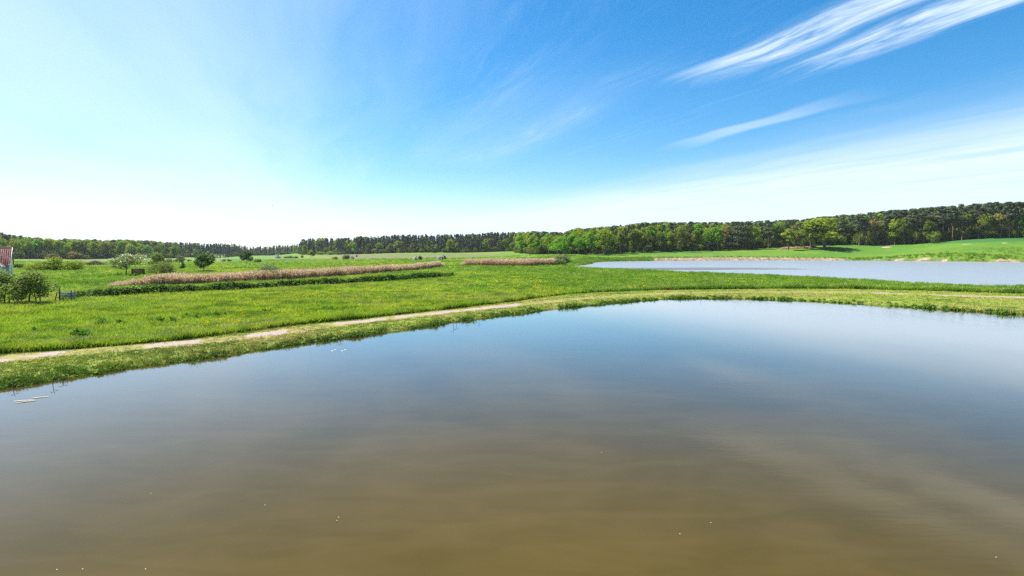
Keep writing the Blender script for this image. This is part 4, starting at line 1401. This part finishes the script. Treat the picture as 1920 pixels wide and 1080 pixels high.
def tiles(a, b, along0, along1, th, axis, tw=.30, cl=.34):
    (slab, d, nrm, L) = roof_slab(a, b, along0, along1, th, axis)
    parts_ = []
    rows = int(L / cl)
    n = int(abs(along1 - along0) / tw)
    for r in range(rows + 1):
        p0 = np.array(a) + d * (r * cl - .05) + nrm * (th + .004)
        p1 = np.array(a) + d * min((r + 1) * cl, L) + nrm * (th - .01)
        for k in range(n):
            q0 = along0 + (along1 - along0) * k / n + .015; q1 = along0 + (along1 - along0) * (k + 1) / n - .015
            lift = nrm * .028
            if axis == 'x':
                v = [(q0, *p0), (q1, *p0), (q1, *p1), (q0, *p1), ((q0 + q1) / 2, *(p0 + lift)), ((q0 + q1) / 2, *(p1 + lift))]
            else:
                v = [(p0[0], q0, p0[1]), (p0[0], q1, p0[1]), (p1[0], q1, p1[1]), (p1[0], q0, p1[1]), ((p0 + lift)[0], (q0 + q1) / 2, (p0 + lift)[1]), ((p1 + lift)[0], (q0 + q1) / 2, (p1 + lift)[1])]
            parts_.append((np.array(v), [np.array([[0, 4, 5, 3], [4, 1, 2, 5]]), np.array([[0, 1, 4]])]))
    return slab, parts_


ro = []
tl_parts = []
for (a, b) in (((-.35, EV - .22), (Wd_ / 2, RG)), ((Wd_ + .35, EV - .22), (Wd_ / 2, RG))):
    sl_, tp = tiles(a, b, -Ln - .2, .15, .10, 'x')
    ro.append(sl_); tl_parts += tp
roof = part('roof', ro, M['brownwood'], house)
t_ = part('roof_tiles', tl_parts, M['tile'], roof); t_['kind'] = 'stuff'
part('ridge_tiles', [tube([(-Ln - .2, Wd_ / 2, RG + .10), (.16, Wd_ / 2, RG + .10)], [.13, .13], 8)], M['tile'], roof)
ro, tl_parts = [], []
for (a, b) in (((-.45, 2.25), (-3.75, 4.95)), ((-7.05, 2.25), (-3.75, 4.95))):
    sl_, tp = tiles(a, b, -3.5, 1.6, .09, 'y')
    ro.append(sl_); tl_parts += tp
wroof = part('wing_roof', ro, M['brownwood'], house)
t_ = part('roof_tiles', tl_parts, M['tile'], wroof); t_['kind'] = 'stuff'
for s in (1, -1):
    (sl2, *_r) = roof_slab((-3.75 + 3.32 * s, 2.20), (-3.75, 4.93), -3.56, -3.505, .20, 'y')
    part('verge_board', [sl2], M['whiteboard'], wroof)
(sl2, *_r) = roof_slab((-.37, EV - .26), (Wd_ / 2, RG - .02), .155, .205, .20, 'x')
part('verge_board', [sl2], M['whiteboard'], roof)
part('eaves_gutter', [tube([(-.2, -.42, EV - .16), (.18, -.42, EV - .16)], [.06, .06], 6)], M['oldwood'], roof)


def window(cx, cz, w, h, face_y, parent, axis='y', out=-1):
    sh = []
    for dxx, dzz, ww, hh in ((0, h / 2, w + .12, .09), (0, -h / 2, w + .12, .09), (-w / 2, 0, .09, h), (w / 2, 0, .09, h), (0, 0, .05, h - .09), (0, .1 * h, w - .09, .04)):
        sh.append(box(cx + dxx, face_y + out * .03, cz + dzz, ww, .09, hh) if axis == 'y' else box(face_y + out * .03, cx + dxx, cz + dzz, .09, ww, hh))
    f = part('window', sh, M['whiteboard'], parent)
    part('pane', [box(cx, face_y + out * .012, cz, w - .08, .02, h - .08) if axis == 'y' else box(face_y + out * .012, cx, cz, .02, w - .08, h - .08)], M['glass'], f)
    part('sill', [box(cx, face_y + out * .08, cz - h / 2 - .07, w + .24, .2, .05) if axis == 'y' else box(face_y + out * .08, cx, cz - h / 2 - .07, .2, w + .24, .05)], M['oldwood'], f)


window(-2.0, 1.65, .9, 1.15, -3.2, house)
window(-3.75, 1.65, 1.0, 1.15, -3.2, house)
window(-5.5, 1.65, .9, 1.15, -3.2, house)
window(3.4, 1.6, 1.0, 1.2, 0.0, house, 'x', 1)
window(3.5, 4.1, .7, .8, 0.0, house, 'x', 1)
part('drainpipe', [tube([(-.3, -.10, EV - .2), (-.3, -.10, 0)], [.045, .045], 6)], M['oldwood'], house)

# ------------------------------------------------------------------ picket gate, fence posts and wire
gx_, gy_ = gp(126, 566)
gate = tag(empty('picket_gate', (gx_, gy_, tz(gx_, gy_)), math.radians(16)), 'grey weathered wooden picket gate standing at the meadow edge', 'gate')
pk = box(0, 0, .50, .06, .025, .98)
pkm = mesh_arrays('picket', pk[0] + np.where((pk[0][:, 2:3] > .5) & (np.arange(8)[:, None] % 2 == 0), (0, 0, 0.04), (0, 0, 0)), pk[1], [M['oldwood']])
for i in range(9):
    o = obj('picket', pkm, gate, (-.56 + i * .14, -.03, .04 + .02 * ((i * 7) % 3)))
for zz in (.28, .82):
    part('rail', [box(0, 0, zz, 1.24, .04, .08)], M['oldwood'], gate)
part('brace', [(lambda v, f: (v @ np.array([[math.cos(.44), 0, math.sin(.44)], [0, 1, 0], [-math.sin(.44), 0, math.cos(.44)]]) + (0, .02, .55), f))(*box(0, 0, 0, 1.15, .03, .07))], M['oldwood'], gate)
part('gate_post', [tube([(.66, 0, -.2), (.66, 0, 1.15)], [.055, .05], 8)], M['oldwood'], gate)
part('gate_post', [tube([(.36, -.02, -.2), (.36, -.02, 1.12)], [.045, .04], 8)], M['postwood'], gate)
part('gate_post', [tube([(-.66, 0, -.2), (-.66, 0, 1.32)], [.06, .055], 8)], M['postwood'], gate)
posts = []
for px_, yb, hp, ln_, tx in [(103, 567, .95, .18, 'leaning dark fence post left of the picket gate'), (75, 569, 1.05, .02, 'dark fence post right of the thick apple trunk'),
                             (70, 569.5, .95, -.30, 'slanting strut beside the dark fence post'), (17, 570, 1.1, .03, 'dark fence post under the leftmost apple tree'),
                             (148, 561, .8, -.05, 'short dark post right of the picket gate')]:
    x_, y_ = gp(px_, yb)
    V, F = tube([(0, 0, -.2), (ln_ * .5, 0, hp * .5), (ln_, .02, hp)], [.055, .05, .045], 7)
    V2, F2 = tube([(ln_, .02, hp - .005), (ln_, .02, hp + .02)], [.052, .02], 7)
    Vj, Fj = join([(V, F), (V2, F2)])
    o = obj('fence_post', mesh_arrays('fence_post', Vj, Fj, [M['postwood']]), None, (x_, y_, tz(x_, y_)))
    tag(o, tx, 'post', 'old posts of the garden fence')
    posts.append((x_, y_, ln_, hp))
x0, y0 = gp(17, 570); x1, y1 = gp(115, 566)
wires = []
for zz in np.linspace(.12, .92, 7):
    P = [(x0 + (x1 - x0) * t, y0 + (y1 - y0) * t, tz(x0 + (x1 - x0) * t, y0 + (y1 - y0) * t) + zz - .10 * math.sin(math.pi * ((t * 3) % 1))) for t in np.linspace(0, 1, 25)]
    wires.append(tube(P, [.006] * 25, 3))
for t in np.linspace(0, 1, 40):
    xx, yy = x0 + (x1 - x0) * t, y0 + (y1 - y0) * t
    zg = tz(xx, yy)
    sag = .10 * math.sin(math.pi * ((t * 3) % 1))
    wires.append(tube([(xx, yy, zg + .10 - sag), (xx, yy, zg + .93 - sag)], [.005, .005], 3))
wf_ = part('wire_fence', wires, M['wire'], None)
tag(wf_, 'sagging wire netting between the old posts left of the gate', 'fence')

# ------------------------------------------------------------------ brown board screen, brushwood pile, soil heap
x_, y_ = locate(259, 515.5)
bs = tag(empty('board_screen', (x_, y_, tz(x_, y_)), math.radians(20)), 'low brown board shelter beside the blossoming apple tree', 'shelter')
bd = box(0, 0, 0, 2.2, .03, .185)
bdm = mesh_arrays('board', bd[0], bd[1], [M['brownwood']])
for i in range(6):
    obj('board', bdm, bs, (0, -.45 + .004 * (i % 2), .18 + i * .195))
for sx in (-1.12, 1.14):
    part('post', [box(sx, -.47, .68 if sx < 0 else .82, .08, .08, 1.36 if sx < 0 else 1.64)], M['postwood'], bs)
    part('post', [box(sx, .47, .58, .08, .08, 1.16)], M['postwood'], bs)
    part('side_board', [box(sx * .955, 0, .62, .03, .84, 1.1)], M['brownwood'], bs)
part('lid', [prism([(-.55, 1.32), (.6, 1.16), (.6, 1.20), (-.55, 1.36)], -1.06, 1.06, 'x')], M['brownwood'], bs)

x_, y_ = locate(181, 498.5)
r = np.random.default_rng(9)
sticks = []
for i in range(420):
    cx_ = r.uniform(-1, 1); top = (1 - abs(cx_ + .15) ** 1.6) * 1.9
    c_ = np.array([cx_ * 4.3, r.normal(0, .7), max(.1, r.uniform(.0, 1) ** .6 * top)])
    a_ = r.uniform(0, math.pi); el = r.normal(0, .3); L = r.uniform(.6, 1.5)
    v_ = np.array([math.cos(a_) * math.cos(el), math.sin(a_) * math.cos(el), math.sin(el)]) * L * .5
    sticks.append(tube([c_ - v_, c_ + (0, 0, r.normal(0, .05)), c_ + v_], [.045, .04, .02], 4))
bp = part('brushwood_pile', sticks, M['brush'], None)
bp.location = (x_, y_, tz(x_, y_))
tag(bp, 'long dark brown pile of brushwood right of the willow mound', 'brushwood')

x_, y_, z_ = at_depth(1664, 405)
nu, nv = 26, 9
V = []
for j in range(nv):
    for i in range(nu):
        a = 2 * math.pi * i / nu; t = j / (nv - 1)
        rad = 1 - t
        hh = (1 - rad ** 2) ** 1.0 * 1.5 * (1 + .25 * (vnoise(i * .7, j * .9, 1., 4) - .5))
        V.append((math.cos(a) * rad * 4.5, math.sin(a) * rad * 2.0, hh * .55 - .2))
F = np.array([[j * nu + i, j * nu + (i + 1) % nu, (j + 1) * nu + (i + 1) % nu, (j + 1) * nu + i] for j in range(nv - 1) for i in range(nu)])
o = obj('soil_heap', mesh_arrays('soil_heap', np.array(V), F, [plain_mat('pale_dry_soil', (0.26, 0.20, 0.16, 1), (0.40, 0.32, 0.27, 1), 1.0, .95, .6)], smooth=True), None, (x_, y_, z_))
tag(o, 'low pale heap of dry soil at the wood edge on the right', 'soil heap')

# ------------------------------------------------------------------ dock plants in the meadow
def dock_mesh(seed):
    r = np.random.default_rng(seed)
    V, F, k = [], [], 0
    for i in range(16):
        a = r.uniform(0, 2 * math.pi); L = r.uniform(.30, .52); el = r.uniform(.7, 1.35)
        d_ = np.array([math.cos(a) * math.cos(el), math.sin(a) * math.cos(el), math.sin(el)])
        s_d = np.array([-math.sin(a), math.cos(a), 0]) * L * .20
        dr = np.array([math.cos(a), math.sin(a), -.5]) * L * .18
        P = [np.zeros(3), d_ * L * .35, d_ * L * .7 + dr * .3, d_ * L + dr]
        Wf = [.2, 1.0, .85, .05]
        for p_, w_ in zip(P, Wf):
            V += [p_ - s_d * w_, p_ + s_d * w_]
        for j in range(3):
            F.append([k + 2 * j, k + 2 * j + 1, k + 2 * j + 3, k + 2 * j + 2])
        k += 8
    return mesh_arrays('dock_plant', np.array(V), np.array(F), [M['dock']])


docks = [dock_mesh(s) for s in (1, 2, 3)]
for i, (px_, py_) in enumerate([(140, 634), (150, 632), (162, 631), (158, 635), (185, 614), (195, 612), (204, 609), (225, 611), (68, 625), (300, 606), (326, 606),
                                (345, 600), (352, 599), (372, 600), (392, 596), (410, 596), (420, 594), (497, 589), (507, 589), (610, 584), (618, 582), (745, 566), (1035, 542)]):
    x_, y_ = gp(px_, py_)
    o = obj('dock_plant', docks[i % 3], None, (x_, y_, tz(x_, y_)))
    s_ = rt.uniform(1.0, 1.5); o.scale = (s_, s_, s_); o.rotation_euler = (0, 0, rt.uniform(0, 6.28))
    tag(o, 'dark broad-leaved dock plant standing out of the meadow grass', 'plant', 'dock plants in the meadow')

# ------------------------------------------------------------------ stalks at the water's edge
def stalk(px_, py_, hh, lean, label, leafy=True, zz=WATER):
    x_, y_ = gp(px_, py_, zz)
    P = [(0, 0, -.25), (lean * .4, 0, hh * .6), (lean, 0, hh)]
    shapes = [tube(P, [.014, .011, .005], 5)]
    if leafy:
        for t, s_ in ((.45, 1), (.7, -1)):
            b_ = np.array([lean * t, 0, hh * t])
            shapes.append((np.array([b_ + (0, 0, -.012), b_ + (s_ * .10, .01, .07), b_ + (s_ * .22, .02, .02), b_ + (s_ * .10, .01, .045)]), np.array([[0, 1, 2, 3]])))
    o = part('reed_stalk', shapes, M['postwood'], None)
    o.location = (x_, y_, max(zz, -9))
    return tag(o, label, 'stalk', 'dead stalks standing in the near pond')


for a in [(24, 729, .30, .10, "dead stalk at the pond's lower left shore"), (98, 722, .36, .12, 'bent dead stalk in the water near the floating sticks'),
          (120, 716, .22, -.08, 'short dead stalk just right of the bent stalk'), (850, 611, .50, .02, 'tall thin stalk rising from the water at mid bank'),
          (856, 610, .36, -.03, 'thin stalk right beside the tall stalk at mid bank'), (876, 607, .22, .02, 'short stalk right of the tall stalk pair'),
          (898, 604, .34, .04, 'single leafy stalk at the bank below the sandy track'), (638, 640, .25, .02, 'short stalk at the bank left of the tall stalk pair'),
          (1314, 562, .55, .03, "upright stalk in the pond's far corner")]:
    stalk(*a)

# ------------------------------------------------------------------ things afloat
for px_, py_, L, ang, tx in [(46, 752, .62, .30, 'upper of two crossed pale sticks floating near the left bank'), (49, 754, .50, .62, 'lower of two crossed pale sticks floating near the left bank'),
                             (76, 746, .48, .42, 'single pale stick floating right of the crossed sticks')]:
    x_, y_ = gp(px_, py_, WATER)
    V, F = join([tube([(-L / 2, 0, .004), (-L * .1, .012, .010), (L / 2, 0, .006)], [.016, .020, .012], 6), tube([(L * .12, .0, .01), (L * .25, .07, .016)], [.009, .005], 5)])
    o = obj('floating_stick', mesh_arrays('floating_stick', V, F, [M['stick']], smooth=True), None, (x_, y_, WATER + .004))
    o.rotation_euler = (0, 0, ang)
    tag(o, tx, 'stick', 'sticks floating on the near pond')


def leaflet(px_, py_, s_, tx, nm, cat, grp, m):
    x_, y_ = gp(px_, py_, WATER)
    n_ = 9
    V = [(0, 0, .012)] + [(math.cos(a) * (1 + .2 * math.sin(3 * a)), .55 * math.sin(a), .004 + .012 * math.cos(2 * a) ** 2) for a in np.linspace(0, 2 * math.pi, n_, endpoint=False)]
    V = np.array(V) * (s_, s_, min(1, s_ * 8))
    lo = V[1:] * (1, 1, 0) + (0, 0, .0005)
    V = np.concatenate([V, lo])
    tri = np.array([[0, 1 + i, 1 + (i + 1) % n_] for i in range(n_)])
    sd_ = np.array([[1 + i, 1 + n_ + i, 1 + n_ + (i + 1) % n_, 1 + (i + 1) % n_] for i in range(n_)])
    o = obj(nm, mesh_arrays(nm, V, [tri, sd_], [m]), None, (x_, y_, WATER + .003))
    o.rotation_euler = (0, 0, rt.uniform(0, 6.28))
    tag(o, tx, cat, grp)


for i, (px_, py_) in enumerate([(623, 658), (629, 656), (642, 658), (648, 656)]):
    leaflet(px_, py_, .08, 'pale dead leaf adrift in the small cluster off the bank', 'floating_leaf', 'leaf', 'pale leaves adrift off the bank', M['stick'])
for px_, py_ in [(283, 925), (497, 947), (635, 970), (632, 976), (107, 1068), (155, 1067), (273, 1067), (1275, 1001), (1333, 980), (1868, 1045), (1128, 848), (565, 810)]:
    leaflet(px_, py_, .010, 'tiny white feather fleck floating on the open brown water', 'floating_feather', 'feather', 'white flecks on the near pond', M['feather'])

# ------------------------------------------------------------------ birds
for px_, py_, d_, s_, tx in [(490, 379, 190, .9, 'distant bird, left of the two over the skyline dip'), (511, 385, 190, .9, 'distant bird, right of the two over the skyline dip'),
                             (736, 414, 130, 1.0, 'dark bird flying above the dark pine wood')]:
    e = tag(empty('bird', ((px_ - 960) / FPX * d_, d_, CAMZ + (HZ - py_) * d_ / FPX), rt.uniform(0, 3), s_), tx, 'bird', 'birds in the air')
    part('body', [tube([(-.20, 0, 0), (-.12, 0, .005), (0, 0, 0), (.12, 0, .01), (.17, 0, .02), (.21, 0, .015)], [.012, .04, .055, .04, .03, .004], 8)], M['birdm'], e, True)
    part('tail', [(np.array([(-.18, -.02, 0), (-.18, .02, 0), (-.34, .05, 0), (-.34, -.05, 0), (-.26, 0, .012)]), [np.array([[0, 1, 4], [1, 2, 4], [2, 3, 4], [3, 0, 4]])])], M['birdm'], e)
    for q in (1, -1):
        V = np.array([(.08, .03 * q, .02), (-.07, .03 * q, .02), (.10, .22 * q, .12), (-.06, .22 * q, .11), (.0, .46 * q, .10), (-.05, .44 * q, .095), (.01, .12 * q, .09)])
        part('wing', [(V, [np.array([[0, 1, 3, 2], [2, 3, 5, 4]]), np.array([[0, 2, 6]])])], M['birdm'], e)

# ------------------------------------------------------------------ air
hz_ = box(0, 450, 30, 4200, 2600, 66)
hm, N = mat('spring_haze')
pv = N.n('ShaderNodeVolumePrincipled')
pv.inputs['Color'].default_value = (0.80, 0.90, 1.0, 1)
pv.inputs['Density'].default_value = 0.00005
pv.inputs['Anisotropy'].default_value = 0.3
out = N.n('ShaderNodeOutputMaterial')
N.put(out.inputs['Volume'], pv.outputs[0])
hz_o = obj('haze', mesh_arrays('haze', hz_[0], hz_[1], [hm]))
tag(hz_o, 'thin bluish haze over the land', 'haze', kind='stuff')
